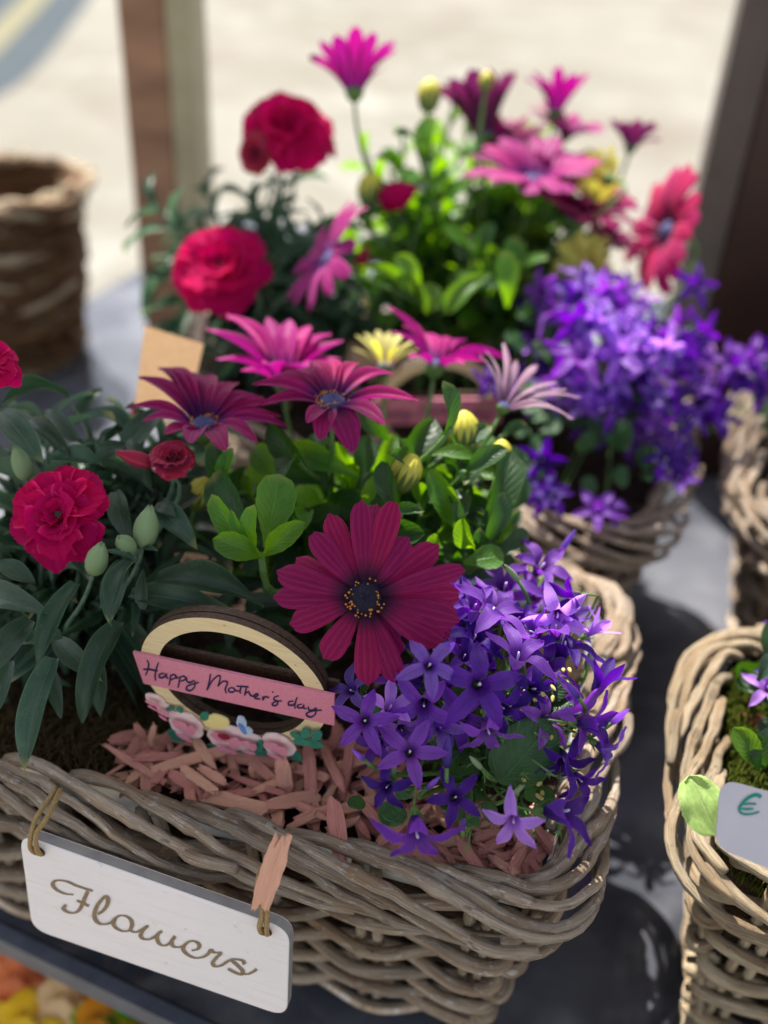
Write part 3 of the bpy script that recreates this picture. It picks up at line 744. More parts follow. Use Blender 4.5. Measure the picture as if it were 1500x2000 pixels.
# closed daisy bud: green cup with yellow folded petals
def _dbud():
    V, F, UV = [], [], []; n = 36
    pr = [(.001, -1), (.35, -.9), (.55, -.6), (.66, -.15), (.68, .2), (.55, .6), (.3, .9), (.06, 1.05)]
    for i, (r, z) in enumerate(pr):
        for k in range(n):
            a = 2 * math.pi * k / n; rr = r * (1 + (.09 * math.cos(a * 12) if i > 2 else .02)); V.append((rr * math.cos(a), rr * math.sin(a), z)); UV.append((i / 7, k / n))
    for i in range(len(pr) - 1):
        for k in range(n): F.append((i * n + k, i * n + (k + 1) % n, (i + 1) * n + (k + 1) % n, (i + 1) * n + k))
    return V, F, UV
def mat_dbud(name='daisybud', top=None):
    n = NT(name); u, v = n.uvs()
    st = n.mth('MULTIPLY_ADD', n.mth('SINE', n.mth('MULTIPLY', v, 2 * math.pi * 12)), .14, u)
    c = n.mix(n.ramp(st, .42, .56), lin(78, 104, 52), top or lin(206, 196, 70))
    ridge = n.mth('SINE', n.mth('MULTIPLY', v, 2 * math.pi * 12))
    c = n.mix(n.mth('MULTIPLY', n.ramp(ridge, .2, .9), .3), c, lin(110, 120, 40))
    return n.done(c, .55, None, .15, lin(220, 220, 60))
M_dbud = mat_dbud()
m_dbud = mesh('bud_body', *_dbud()[:2], M_dbud, _dbud()[2])
def leaf(plant, P0, P1, nh, w_, mesh_, mat, b=1.0, lab=None):
    o = obj('leaf', mesh_, plant, span_matrix(P0, P1, nh, w_, b), mat)
    if lab: o['label'] = lab
    return o
def leafpx(plant, a, b, d0, d1, wpx, meshes, mat, bow=1.0, nh=None, k=0, lab=None):
    P0, P1 = PD(a[0], a[1], d0), PD(b[0], b[1], d1)
    return leaf(plant, P0, P1, nh or CV(0, .45, 1), wpx * (d0 + d1) / 2 / FPX, meshes[k % len(meshes)], mat, bow, lab)
def shoot(plant, root, tip, R, meshes, mat, n=8, L=.05, wd=.2, pairs=True, droop=.3, mats=None, sr=.0013, smat=None, up=.6, start=.3):
    ax = (tip - root); H = ax.length
    axn = (Vector((ax.x * .4, ax.y * .4, ax.z + H * .2))).normalized()
    P = bez(root, root + Vector((0, 0, H * .45)), tip - (ax.normalized() * .7 + Vector((0, 0, .3))) * H * .3, tip, 16)
    obj('stem', tube('stem', P, [sr * (1.3 - .6 * i / 15) for i in range(16)], smat or M_stem, 6), plant)
    a0 = R.uniform(0, 6.28)
    for k in range(n):
        t = start + (1 - start) * (k + .5) / n; f = t * 15; i = min(int(f), 14); p = P[i].lerp(P[i + 1], f - i); T = (P[i + 1] - P[i]).normalized()
        o1 = T.orthogonal().normalized(); o2 = T.cross(o1)
        for s in ((0, 1) if pairs else (0,)):
            a = a0 + k * (1.57 if pairs else 2.4) + s * math.pi + R.uniform(-.3, .3); rd = o1 * math.cos(a) + o2 * math.sin(a)
            l = L * (1.05 - .45 * max(0, (t - .6) / .4)) * R.uniform(.75, 1.2)
            upf = up + 1.1 * max(0, t - .7) + R.uniform(-.2, .2)
            T1 = p + (rd + T * upf).normalized() * l + Vector((0, 0, -droop * l * R.uniform(.2, 1)))
            nh = T * 1.0 - rd * upf * .6 + Vector((R.uniform(-.3, .3), R.uniform(-.3, .3), R.uniform(0, .3)))
            leaf(plant, p, T1, nh, l * wd * R.uniform(.85, 1.15), meshes[R.randrange(len(meshes))], mats[R.randrange(len(mats))] if mats else mat, R.uniform(.6, 1.6))

# ------------------------------------------------------------------ FRONT BASKET: carnation plant
PLG = 'flowering plants growing in the willow baskets'
rA1 = PZ(130, 1330, .108)
pc = thing('carnation_plant', 'crimson carnation with blue-green leaves at the left of the front basket', 'plant', rA1, PLG)
carn(pc, 104, 998, .42, (-.12, .3, 1), 106, rA1)
carn(pc, -22, 690, .42, (.5, .75, .5), 78, rA1 + Vector((-.03, 0, 0)))
R = random.Random(41)
o = carn(pc, 336, 888, .438, (.1, .6, .75), 60, rA1, M_carnp, full=False); o['label'] = 'half-open dusky crimson bud'
bud(pc, 266, 896, .44, (-.9, .3, .3), 36, M_carnp, rA1, .85, name='red_bud')
bud(pc, 286, 1030, .425, (.25, .9, .4), 42, M_budg, rA1, 1.15)
bud(pc, 245, 1064, .42, (-.2, .5, .9), 30, M_budg, rA1, 1.25)
bud(pc, 190, 1092, .415, (.35, .8, .5), 36, M_budg, rA1, 1.2)
bud(pc, 42, 905, .44, (-.2, .9, .4), 34, M_budg, rA1, 1.1)
bud(pc, 240, 826, .60, (.1, .9, .3), 18, M_carnp, PZ(240, 1000, .11), .9, name='red_bud')
bud(pc, 266, 812, .60, (.1, .9, .3), 30, M_carnp, PZ(240, 1000, .11), .8, name='red_bud')
EXP = [ # a, b, d0, d1, width px, bow
 ((105, 1285), (48, 1512), .41, .395, 66, .9), ((240, 1095), (213, 1218), .42, .41, 60, .6), ((262, 1095), (216, 1222), .42, .405, 48, 1.6),
 ((305, 1135), (515, 1185), .42, .42, 70, 1.8), ((255, 1160), (470, 1205), .425, .42, 58, .8), ((-40, 1165), (97, 1200), .42, .40, 70, .9),
 ((150, 1140), (72, 1318), .415, .40, 52, 1.3), ((235, 1215), (160, 1412), .425, .41, 60, 1.2), ((5, 795), (134, 772), .45, .46, 30, 2.4),
 ((2, 805), (85, 905), .44, .43, 62, 1.0), ((60, 820), (140, 895), .45, .44, 40, 1.0), ((100, 895), (205, 912), .44, .45, 44, 1.6),
 ((190, 900), (250, 870), .45, .46, 36, 1.4), ((240, 880), (330, 790), .47, .48, 60, .6), ((250, 860), (300, 960), .46, .45, 44, 1),
 ((225, 960), (255, 1060), .44, .43, 50, .8), ((300, 990), (385, 1070), .44, .43, 58, 1.2), ((310, 985), (345, 1010), .44, .43, 36, 1),
 ((60, 1210), (-30, 1330), .41, .40, 66, .9), ((0, 1100), (70, 1140), .42, .42, 44, .9), ((110, 1250), (200, 1330), .43, .42, 50, .8),
 ((190, 1290), (196, 1400), .43, .42, 40, .7), ((120, 1240), (40, 1260), .42, .41, 50, .9), ((-20, 880), (-30, 980), .44, .43, 44, .8),
 ((95, 1300), (120, 1405), .42, .415, 34, .8), ((280, 1190), (280, 1110), .42, .42, 30, .6), ((280, 1070), (310, 1075), .425, .42, 14, .6),
 ((330, 1000), (400, 950), .46, .47, 50, 1), ((150, 860), (90, 800), .47, .48, 40, .8), ((20, 1290), (-10, 1400), .42, .41, 44, .9),
 ((150, 830), (200, 760), .50, .51, 34, .9), ((260, 1090), (205, 1075), .42, .415, 16, .8)]
for i, (a, b, d0, d1, w_, bw) in enumerate(EXP):
    leafpx(pc, a, b, d0, d1, w_ * .88, LL, M_lcarn, bw, k=i, nh=CV(R.uniform(-.3, .3), .5, 1))
for k in range(28):
    px, py = R.uniform(-60, 420), R.uniform(800, 1180); tp = PD(px, py, R.uniform(.475, .53) if (px < 400 and 850 < py < 1160) else R.uniform(.44, .53))
    rt = rA1 + Vector((R.uniform(-.05, .05), R.uniform(-.02, .06), 0))
    shoot(pc, rt, tp, R, LL, M_lcarn, n=7, L=.050, wd=.16, pairs=True, droop=.5, smat=M_stemb, up=.5)

# ------------------------------------------------------------------ FRONT BASKET: daisy plant
rA2 = PZ(640, 1190, .108)
pdz = thing('daisy_plant', 'wine-red African daisy plant in the middle of the front basket', 'plant', rA2, PLG)
D1 = [(705, 978, 0, 50), (733, 982, .002, 44, -.003), (769, 979, 0, 53, -.0005), (797, 1050, 0, 54, -.0016), (857, 1066, 0, 56, -.003, 0), (904, 1112, -.006, 44, .001),
      (899, 1163, .0, 60, -.003), (897, 1212, 0, 64, -.0014), (866, 1256, 0, 64, -.0005), (886, 1245, .004, 56, -.004), (775, 1332, 0, 52, -.001), (719, 1337, 0, 56, 0),
      (782, 1285, .003, 44, -.004), (634, 1288, 0, 56, -.0005, 1), (567, 1222, 0, 54, 0, 1), (534, 1167, 0, 48, -.002), (540, 1118, 0, 54, -.0006), (573, 1092, .003, 44, -.003),
      (608, 1042, 0, 50, -.001), (642, 1004, .002, 50, -.0025)]
daisy(pdz, 713, 1167, .392, (.02, .04, 1), tips=[a[:3] + (a[3] * .93,) + a[4:] for a in D1], mat=M_wine, discm=M_disc, discpx=33, root=rA2, pollen=True, lab='fully open wine-red daisy facing the camera', stemk=.15)
D2 = [(271, 736, .02, 30), (309, 704, .03, 26), (331, 702, .03, 32), (369, 727, .035, 40), (410, 731, .035, 44), (463, 735, .03, 44), (511, 762, .025, 40), (544, 785, .015, 34), (562, 833, -.005, 30),
      (250, 783, 0, 30), (281, 812, -.015, 34), (322, 846, -.022, 36), (372, 866, -.028, 40), (438, 868, -.028, 40), (500, 850, -.018, 34), (549, 812, .005, 28)]
daisy(pdz, 396, 830, .46, (-.03, .86, .5), tips=[(a[0], a[1], a[2], a[3] * 1.15) for a in D2], mat=M_mag, pm=SLIM, discpx=30, root=rA2, pollen=True)
D3 = [(492, 750, .0, 36), (520, 728, .02, 36), (575, 712, .025, 42), (612, 703, .03, 40), (648, 703, .03, 40), (700, 697, .03, 30), (768, 716, .02, 40), (818, 781, .0, 38), (752, 830, -.018, 44), (690, 872, -.02, 56, 0, 1),
      (625, 850, -.02, 44), (600, 824, -.02, 34), (505, 792, -.005, 32)]
daisy(pdz, 648, 785, .452, (.02, .82, .58), tips=[(a[0], a[1], a[2], a[3] * 1.05) for a in D3], mat=M_mag, pm=SLIM, discpx=29, root=rA2, pollen=True)
D4 = [(402, 642, 0, 28), (446, 602, .02, 34), (492, 640, .02, 34), (522, 618, .02, 34), (566, 624, .02, 42), (602, 626, .02, 42), (640, 640, .02, 38), (672, 664, .01, 36), (664, 700, 0, 34), (425, 690, -.01, 30), (520, 700, -.03, 34), (470, 722, -.02, 30), (610, 715, -.03, 34), (580, 700, -.02, 34)]
daisy(pdz, 553, 742, .53, (-.02, .93, .36), tips=[(a[0], a[1], a[2], a[3] * 1.1) for a in D4], mat=M_lit, pm=SLIM, discpx=20, root=rA2 + Vector((0, .03, 0)))
D5 = [(757, 598, .01, 30), (792, 626, .02, 28), (826, 640, .03, 30), (872, 656, .03, 30), (908, 664, .03, 36), (962, 678, .02, 38), (998, 690, .01, 30), (952, 704, -.01, 36), (905, 712, -.02, 30), (800, 690, -.02, 30), (770, 640, 0, 26)]
daisy(pdz, 850, 712, .54, (.12, .98, -.02), tips=D5, mat=M_lit, pm=SLIM, discpx=20, root=rA2 + Vector((.03, .03, 0)))
D6 = [(942, 690, 0, 14), (962, 676, .01, 14), (986, 668, .02, 16), (1012, 700, .02, 16), (1050, 708, .02, 17), (1044, 752, 0, 14), (1086, 744, .01, 17), (1108, 756, .01, 16), (1132, 768, 0, 17), (1124, 800, -.01, 16), (1080, 790, -.02, 15)]
daisy(pdz, 985, 792, .50, (.42, .88, .1), tips=D6, mat=M_pale, discpx=14, root=rA2 + Vector((.04, .01, 0)))
D7 = [(698, 652, 0, 16), (716, 640, .01, 16), (738, 644, .01, 18), (760, 644, .01, 18), (782, 648, .01, 18), (806, 656, 0, 18), (815, 680, 0, 16), (690, 676, 0, 16), (728, 660, -.02, 16), (775, 665, -.02, 16)]
daisy(pdz, 752, 712, .57, (.0, .95, .3), tips=D7, mat=M_cream, discpx=16, root=rA2 + Vector((.02, .04, 0)))
for px, py, d, ax, h in ((905, 846, .47, (.02, .95, .3), 44), (792, 925, .455, (.45, .85, .35), 42), (978, 888, .475, (.1, .95, .3), 30), (392, 965, .47, (.4, .7, .4), 38)):
    c = PD(px, py, d); axis = CV(*ax); hh = h * d / FPX
    obj('daisy_bud', m_dbud, pdz, frame(c, axis, hh)); stem(pdz, c - axis * hh * .95, axis, rA2 + Vector((.02, 0, 0)), .0013)
for k in range(26):
    x_, y_ = R.uniform(300, 640), R.uniform(1170, 1360); d_ = R.uniform(.462, .50); a_ = R.uniform(0, 6.28)
    leafpx(pdz, (x_, y_), (x_ + 90 * math.cos(a_), y_ + 60 * math.sin(a_)), d_, d_ - .01, 38, LS if k % 2 else LL, M_ldark if k % 2 else M_lcarn, 1.2, k=k, nh=CV(R.uniform(-.5, .5), .5, .8))
# bright rosette
EL = [((520, 1070), (545, 925), .425, .43, 78, .7, M_ldaisy), ((505, 1065), (416, 925), .43, .445, 70, .9, M_ldark), ((500, 1085), (413, 965), .425, .42, 44, 1.0, M_ldaisy), ((505, 1078), (498, 985), .42, .41, 46, 1.2, M_ldaisy),
      ((512, 1088), (415, 1052), .42, .41, 52, 1.4, M_ldaisy), ((515, 1085), (597, 1020), .42, .41, 44, 1.6, M_ldaisy), ((505, 1085), (450, 995), .42, .415, 26, 1, M_ldaisy)]
for i, (a, b, d0, d1, w_, bw, mt) in enumerate(EL): leafpx(pdz, a, b, d0, d1, w_, LS, mt, bw, k=i, nh=CV((-1 if b[0] < 505 else .6) * .5, .3, 1))
stem(pdz, PD(510, 1080, .425), CV(0, 1, .2), rA2, .0018)
EL2 = [((925, 1060), (840, 915), .465, .455, 48, .9), ((930, 1060), (1000, 880), .465, .47, 60, 1.0), ((930, 1040), (905, 905), .465, .47, 30, .5), ((930, 1075), (905, 1010), .455, .44, 44, 1.4), ((945, 1060), (985, 960), .46, .455, 46, 1.0),
       ((950, 1100), (1030, 1035), .46, .47, 34, .8), ((905, 1100), (985, 1085), .45, .45, 50, .8), ((760, 1010), (720, 925), .46, .46, 50, .8), ((760, 1010), (830, 1000), .44, .43, 26, 1.5), ((700, 930), (560, 880), .47, .48, 56, 1.), ((760, 860), (700, 790), .48, .47, 44, 1.),
       ((780, 1010), (745, 900), .45, .45, 44, .8), ((560, 960), (500, 870), .47, .48, 50, .9), ((640, 960), (620, 840), .47, .48, 56, .6), ((690, 960), (720, 850), .48, .485, 48, .6)]
for i, (a, b, d0, d1, w_, bw) in enumerate(EL2): leafpx(pdz, a, b, d0, d1, w_, LS, M_ldark if i % 3 else M_ldaisy, bw, k=i, nh=CV((-.5 if b[0] < a[0] else .5), .4, 1))
for i in range(2): stem(pdz, PD(930 + 10 * i, 1050, .465), CV(0, 1, .1), rA2 + Vector((.03, 0, 0)), .002)
for k in range(34):
    tp = PD(R.uniform(400, 1000), R.uniform(830, 1120), R.uniform(.44, .54))
    shoot(pdz, rA2 + Vector((R.uniform(-.03, .05), R.uniform(-.02, .05), 0)), tp, R, LS, None, n=7, L=.036, wd=.36, pairs=False, droop=.1, mats=[M_ldark, M_ldark, M_ldaisy], sr=.0016, up=.8)

# ------------------------------------------------------------------ bellflowers
def bell(plant, px, py, d, ax, rpx, kind, mat=None, root=None, detail=True, k=0, spin=None):
    c = PD(px, py, d); axis = CV(*ax); s = rpx * d / FPX
    sc = {'open': 1.0, 'half': 1.05, 'tube': .95}[kind]
    M = frame(c - axis * s * .45, axis, s * sc, rnd.uniform(0, 6.28) if spin is None else spin)
    fl = obj('bellflower', BF[kind][k % len(BF[kind])], plant, M, mat or M_bell)
    if detail:
        obj('style', m_style, fl, M); obj('calyx', m_calyx, fl, M); obj('sepals', m_sep, fl, M)
    if root is not None: stem(plant, c - axis * s * .6, axis, root, .0006, n=8, k=.3)
    return fl
rA3 = PZ(930, 1560, .108)
pb = thing('bellflower_plant', 'violet bellflower plant spilling over the front basket corner', 'plant', rA3, PLG)
FB = [(838, 1300, .375, (.05, .25, 1), 62, 'open', 1, .95), (935, 1338, .378, (.05, .15, 1), 76, 'open', 0, 1.5), (712, 1408, .385, (-.05, .2, 1), 72, 'open', 0, .3), (800, 1470, .385, (.0, .3, 1), 60, 'open', 0, 1.2),
      (828, 1375, .392, (-.1, -.2, 1), 62, 'half', 0, 1.), (757, 1535, .388, (-.35, -.1, .9), 58, 'open', 0, .6), (812, 1618, .378, (.05, -.75, .7), 66, 'half', 0, .4), (888, 1558, .388, (.05, .25, .8), 54, 'half', 0, .8),
      (1003, 1600, .378, (-.25, -.35, 1), 62, 'open', 1, .5), (1090, 1585, .385, (.85, .1, .45), 74, 'half', 0, .9), (952, 1420, .392, (.05, -.8, .7), 66, 'half', 0, .1), (760, 1385, .395, (.2, .6, .8), 54, 'half', 1, 0),
      (955, 1205, .42, (.5, .75, .35), 74, 'half', 0, 0), (925, 1250, .415, (.3, .6, .6), 66, 'half', 0, 1), (1100, 1215, .45, (.4, .3, .8), 52, 'half', 1, 0), (1055, 1110, .46, (.3, .5, .6), 58, 'half', 0, 0),
      (1045, 1165, .455, (.1, .2, .9), 58, 'open', 0, .6), (1160, 1230, .43, (.75, .55, .1), 44, 'tube', 1, 0), (1172, 1335, .405, (.4, .85, .1), 72, 'tube', 0, 0), (1100, 1270, .42, (.3, .85, .3), 72, 'half', 0, 0),
      (1010, 1290, .40, (.2, .8, .5), 62, 'half', 0, 0), (1040, 1345, .40, (.2, .1, .9), 62, 'open', 0, 0), (1120, 1395, .395, (.6, .2, .6), 60, 'half', 0, 0), (1150, 1415, .39, (.85, .0, .4), 62, 'half', 0, 1), (1180, 1462, .39, (.8, -.45, .3), 62, 'half', 1, 0),
      (1100, 1480, .395, (.1, -.5, .8), 46, 'half', 0, 0), (1130, 1520, .39, (.3, -.4, .8), 44, 'half', 0, 0), (900, 1160, .44, (.1, .5, .8), 62, 'open', 0, 0), (870, 1200, .43, (.0, .3, .9), 58, 'open', 0, 0), (905, 1285, .41, (.1, .5, .7), 54, 'half', 0, 0),
      (690, 1350, .41, (-.5, .4, .7), 50, 'half', 1, 0), (985, 1150, .45, (0, .6, .6), 60, 'half', 0, 0), (1010, 1210, .43, (.2, .4, .8), 60, 'open', 0, .4), (1060, 1410, .40, (.4, .3, .9), 54, 'half', 0, 0),
      (860, 1420, .40, (-.1, .1, 1), 46, 'half', 1, 0), (770, 1330, .405, (-.2, .5, .8), 46, 'half', 0, 0), (900, 1395, .40, (.0, .0, 1), 54, 'half', 0, 1), (740, 1450, .40, (-.3, -.1, .9), 50, 'half', 0, 2), (980, 1380, .395, (.3, -.2, .9), 54, 'half', 0, 2),
      (1065, 1300, .415, (.3, .5, .7), 56, 'open', 0, 2)]
for i, (px, py, d, ax, r_, kd, lv, sp_) in enumerate(FB):
    bell(pb, px, py, d, ax, r_ * (1.06 + .16 * math.sin(i * 2.3)), kd, M_belll if lv == 1 else M_bell, rA3 + Vector((rnd.uniform(-.012, .012), rnd.uniform(0, .03), 0)), k=i, spin=sp_)
for k, (x_, y_, l_) in enumerate(((770, 1500, 18), (845, 1530, 20), (930, 1490, 22), (905, 1610, 18), (1010, 1545, 20), (700, 1475, 18), (1150, 1290, 26), (1210, 1400, 24), (1000, 1120, 24), (1075, 1240, 22), (880, 1130, 22), (1120, 1350, 22))):
    bud(pb, x_, y_, .39 + (y_ < 1300) * .04, (math.sin(k * 2.1) * .7, .7, .5), l_, M_belll if k % 2 else M_budg, rA3, .55, smat=M_stem)
bud(pb, 874, 1468, .385, (.05, 1, .1), 34, M_belll, rA3, .55, smat=M_stem)
R2 = random.Random(8)
for k in range(20):
    x_, y_ = R2.uniform(760, 1130), R2.uniform(1150, 1440)
    bell(pb, x_, y_, .425 - (y_ - 1150) * .00006, (R2.uniform(-.7, .9), R2.uniform(-.3, .8), R2.uniform(.2, .8)), R2.uniform(44, 62), 'half', M_bell if k % 5 else M_belll, rA3 + Vector((R2.uniform(-.01, .01), .015, 0)), k=k + 3)
bud(pb, 872, 1268, .385, (.5, .5, .6), 24, M_belll, rA3, .8, smat=M_stem)
bud(pb, 1105, 1062, .47, (.5, .8, .2), 30, M_belll, rA3, .4, smat=M_stem)
leafpx(pb, (975, 1530), (1075, 1410), .40, .395, 128, LR, M_lbell, .8, k=0, nh=CV(.1, .2, 1), lab='large dark rounded leaf')
leafpx(pb, (1060, 1365), (1110, 1325), .41, .41, 50, LR, M_lbell, .8, k=1, nh=CV(.1, .4, 1))
for k in range(46):
    px, py = R.uniform(700, 1090), R.uniform(1330, 1610); d = .405 + R.uniform(0, .03) - (py - 1330) * .00004
    a = R.uniform(0, 6.28); l = R.uniform(30, 62)
    leafpx(pb, (px, py), (px + l * math.cos(a), py + l * math.sin(a)), d, d - .005, l * .85, LR, M_lbell, 1, k=k, nh=CV(R.uniform(-.5, .5), .5, .8))
for k in range(26):
    c = PD(R.uniform(790, 1100), R.uniform(1400, 1660), R.uniform(.385, .40)); axis = CV(R.uniform(-.6, .6), R.uniform(-.6, .6), .8)
    s = R.uniform(16, 24) * .39 / FPX
    o = obj('spent_calyx', m_sep, pb, frame(c, axis, s * 1.6)); stem(pb, c, axis, rA3 + Vector((R.uniform(-.03, .03), R.uniform(-.01, .02), 0)), .0005, n=8)

# pale seed heads near the rim
M_seed = mat_plain('seed_yellow', lin(190, 180, 96), lin(214, 204, 130), 400, .6, .3, .2, lin(220, 210, 110))
for k in range(26):
    q = PD(*R.choice([(1075, 1345), (1060, 1510), (1025, 1535), (1090, 1420)]), .40) + Vector((R.uniform(-.008, .008), R.uniform(-.008, .008), R.uniform(-.003, .005)))
    obj('seed', m_bud_g, pb, frame(q, CV(R.uniform(-1, 1), R.uniform(-1, 1), 1), .0016), M_seed)

# ------------------------------------------------------------------ moss fibres on the soil (front left) and wood chips
def inside(ol, p, off):
    c = sum(ol.P, Vector()) / len(ol.P); q = Vector((p.x, p.y, 0)); q = q + (q - c).normalized() * off; n = len(ol.P); k = False
    for i in range(n):
        a, b = ol.P[i], ol.P[i - 1]
        if (a.y > q.y) != (b.y > q.y) and q.x < (b.x - a.x) * (q.y - a.y) / (b.y - a.y) + a.x: k = not k
    return k
def fibres(name, label, region, z, n, mat, L=(.008, .02), r=.00035, seed=1, h=.006, ol=None):
    R = random.Random(seed); V, F = [], []
    for k in range(n):
        c = PZ(R.uniform(region[0], region[2]), R.uniform(region[1], region[3]), z + R.uniform(0, h))
        if ol and not inside(ol, c, .014): continue
        a = R.uniform(0, 6.28); l = R.uniform(*L); cv = R.uniform(-2, 2); P = []
        for i in range(5):
            t = i / 4; P.append(c + Vector((math.cos(a + cv * t) * l * t, math.sin(a + cv * t) * l * t, h * math.sin(t * 3.1) * R.uniform(.2, 1))))
        for i in range(5):
            b = len(V)
            for d in ((r, 0, 0), (-r * .5, r * .8, 0), (-r * .5, -r * .8, r)): V.append(P[i] + Vector(d))
            if i:
                for q in range(3): F.append((b - 3 + q, b - 3 + (q + 1) % 3, b + (q + 1) % 3, b + q))
    o = obj(name, mesh(name, V, F, mat)); return tag(o, label, 'moss', None, 'stuff')
fibres('dry_moss', 'brown dry moss and roots at the left of the front basket', (-40, 1270, 330, 1490), .106, 2600, M_fibre, ol=oA)
def mk_chip(seed, n=7, m=9, rug=1.0):
    R = random.Random(seed); V = []; F = []; tap0, tap1 = R.uniform(.45, 1), R.uniform(.3, .95); bn = R.uniform(-.1, .1)
    gr = [1 + R.uniform(-.28, .18) * rug for _ in range(m)]; ends = [[R.uniform(-.09, .09) * rug for _ in range(m)] for _ in range(2)]
    for i in range(n):
        s = i / (n - 1); wd = .5 * min(1, (tap0 + (1 - tap0) * min(1, s * 4))) * min(1, (tap1 + (1 - tap1) * min(1, (1 - s) * 4)))
        for k in range(m):
            a = k / m * 2 * math.pi + .5; y = max(-.88, min(.88, math.cos(a) * 1.25)); zz = max(-.75, min(.75, math.sin(a) * 1.3)); g_ = gr[k] * (1 + R.uniform(-.08, .08))
            x = s + (ends[0][k] if i == 0 else ends[1][k] if i == n - 1 else ends[0][k] * max(0, 1 - s * 3) + ends[1][k] * max(0, s * 3 - 2))
            V.append((x, y * wd * g_ + bn * (s - .5) ** 2, zz * wd * .62 * g_))
    for i in range(n - 1):
        for k in range(m): F.append((i * m + k, i * m + (k + 1) % m, (i + 1) * m + (k + 1) % m, (i + 1) * m + k))
    for e in (0, n - 1):
        V.append((e / (n - 1) * .96 + .02, 0, 0)); c = len(V) - 1
        for k in range(m): F.append((c, e * m + k, e * m + (k + 1) % m) if e else (c, (k + 1) % m, k))
    return mesh('wood_chip', V, F, M_chip, None, False)
CH = [mk_chip(k, 8, 11, 1.25) for k in range(9)]
def chip(parent, P0, P1, w_, k, nh=None, mat=None, tk=1.0, me=None):
    X = P1 - P0; L = X.length; Xn = X / L; Z = nh or Vector((0, 0, 1)); Z = (Z - Xn * Z.dot(Xn)).normalized(); Y = Z.cross(Xn)
    M = Matrix(((X.x, Y.x * w_, Z.x * w_ * tk, P0.x), (X.y, Y.y * w_, Z.y * w_ * tk, P0.y), (X.z, Y.z * w_, Z.z * w_ * tk, P0.z), (0, 0, 0, 1)))
    return obj('wood_chip', me or CH[k % 9], parent, M, mat)
wc = thing('wood_chip_mulch', 'pink dyed wood chips spread behind the rim of the front basket', 'wood chips', PZ(620, 1560, .115))
CL = [((208, 1457), (325, 1530), 18), ((265, 1415), (287, 1455), 15), ((302, 1415), (290, 1462), 14), ((262, 1480), (372, 1474), 24), ((306, 1502), (442, 1465), 26), ((332, 1508), (398, 1548), 26), ((402, 1556), (446, 1500), 16), ((398, 1552), (524, 1582), 38),
      ((358, 1500), (420, 1545), 22), ((448, 1514), (558, 1552), 16), ((428, 1474), (546, 1492), 24), ((490, 1496), (496, 1526), 14), ((550, 1476), (566, 1556), 40), ((528, 1572), (622, 1555), 32), ((601, 1445), (611, 1582), 27), ((628, 1455), (672, 1545), 24),
      ((657, 1415), (648, 1478), 18), ((690, 1430), (668, 1556), 22), ((578, 1602), (662, 1578), 30), ((650, 1568), (668, 1682), 34), ((658, 1584), (772, 1553), 28), ((698, 1600), (722, 1636), 20), ((742, 1645), (802, 1588), 27), ((733, 1660), (832, 1672), 44),
      ((893, 1640), (944, 1708), 26), ((888, 1702), (988, 1716), 22), ((936, 1662), (990, 1635), 24), ((955, 1672), (1010, 1708), 22), ((996, 1706), (1022, 1660), 24), ((1000, 1625), (1085, 1560), 42), ((380, 1440), (420, 1500), 26), ((330, 1440), (390, 1452), 20),
      ((460, 1440), (520, 1460), 22), ((560, 1560), (640, 1600), 22), ((620, 1590), (560, 1620), 18), ((700, 1560), (745, 1610), 24), ((810, 1640), (870, 1690), 22), ((850, 1650), (905, 1640), 20), ((1040, 1600), (1010, 1670), 28), ((760, 1585), (820, 1600), 20),
      ((350, 1470), (300, 1530), 18), ((440, 1530), (390, 1500), 20), ((500, 1545), (560, 1520), 22), ((580, 1500), (640, 1520), 24), ((640, 1620), (700, 1600), 18), ((860, 1700), (800, 1660), 20), ((270, 1450), (240, 1490), 16), ((650, 1500), (720, 1480), 24)]
for i, (a, b, w_) in enumerate(CL):
    st = (w_ in (15, 14, 18, 22, 27, 40, 34)) and abs(a[0] - b[0]) < 30
    z0, z1 = (.128, .113) if st else (.118 + R.uniform(-.003, .004), .118 + R.uniform(-.003, .004))
    if a == (650, 1568): z0, z1 = .128, .121
    P0, P1 = PZ(*a, z0), PZ(*b, z1); d = (P0 - CAM).dot(FW); chip(wc, P0, P1, w_ * d / FPX * .95, i * 4 + 1, nh=CV(R.uniform(-.3, .3), .5, 1))
for k in range(230):
    px = R.uniform(230, 1060); lo = 1440 + max(0, px - 640) * .42; hi = 1520 + (px - 250) * .255
    c = PZ(px, R.uniform(lo, hi), .1095 + R.uniform(0, .007)); a = R.uniform(0, 6.28); l = R.uniform(.009, .022); v = Vector((math.cos(a), math.sin(a), R.uniform(-.3, .3))) * l * .5
    chip(wc, c - v, c + v, R.uniform(.0018, .0058), k, nh=Vector((R.uniform(-.5, .5), R.uniform(-.5, .5), 1)))

# ------------------------------------------------------------------ strokes of lettering
def cr(P, n): return smoothpath(P, n)
def strokes(name, S, P0, n_, off, r, mat, parent, sx, step=8, squash=None, tx=None):
    V, F = [], []
    for si, (pts, wd) in enumerate(S):
        Q = [Vector((sx(x, y)[0], sx(x, y)[1], 0)) for x, y in pts]; N = max(6, (len(Q) - 1) * step); Q = smoothpath(Q, N)
        for i, q in enumerate(Q):
            t = (Q[min(i + 1, N - 1)] - Q[max(i - 1, 0)]).normalized(); s = Vector((-t.y, t.x, 0)); f = i / (N - 1)
            k = wd(f, t) if callable(wd) else wd * (.75 + .25 * math.sin(f * 3.14))
            for sg in (1, -1):
                p = PP(q.x + s.x * k * sg, q.y + s.y * k * sg, P0, n_); V.append((tx(p) if tx else p) + n_ * (off + .00012 * f + .00006 * (si % 4)))
            b = len(V)
            if i: F.append((b - 4, b - 3, b - 1, b - 2))
    return obj(name, mesh(name, V, F, mat, None, False), parent)

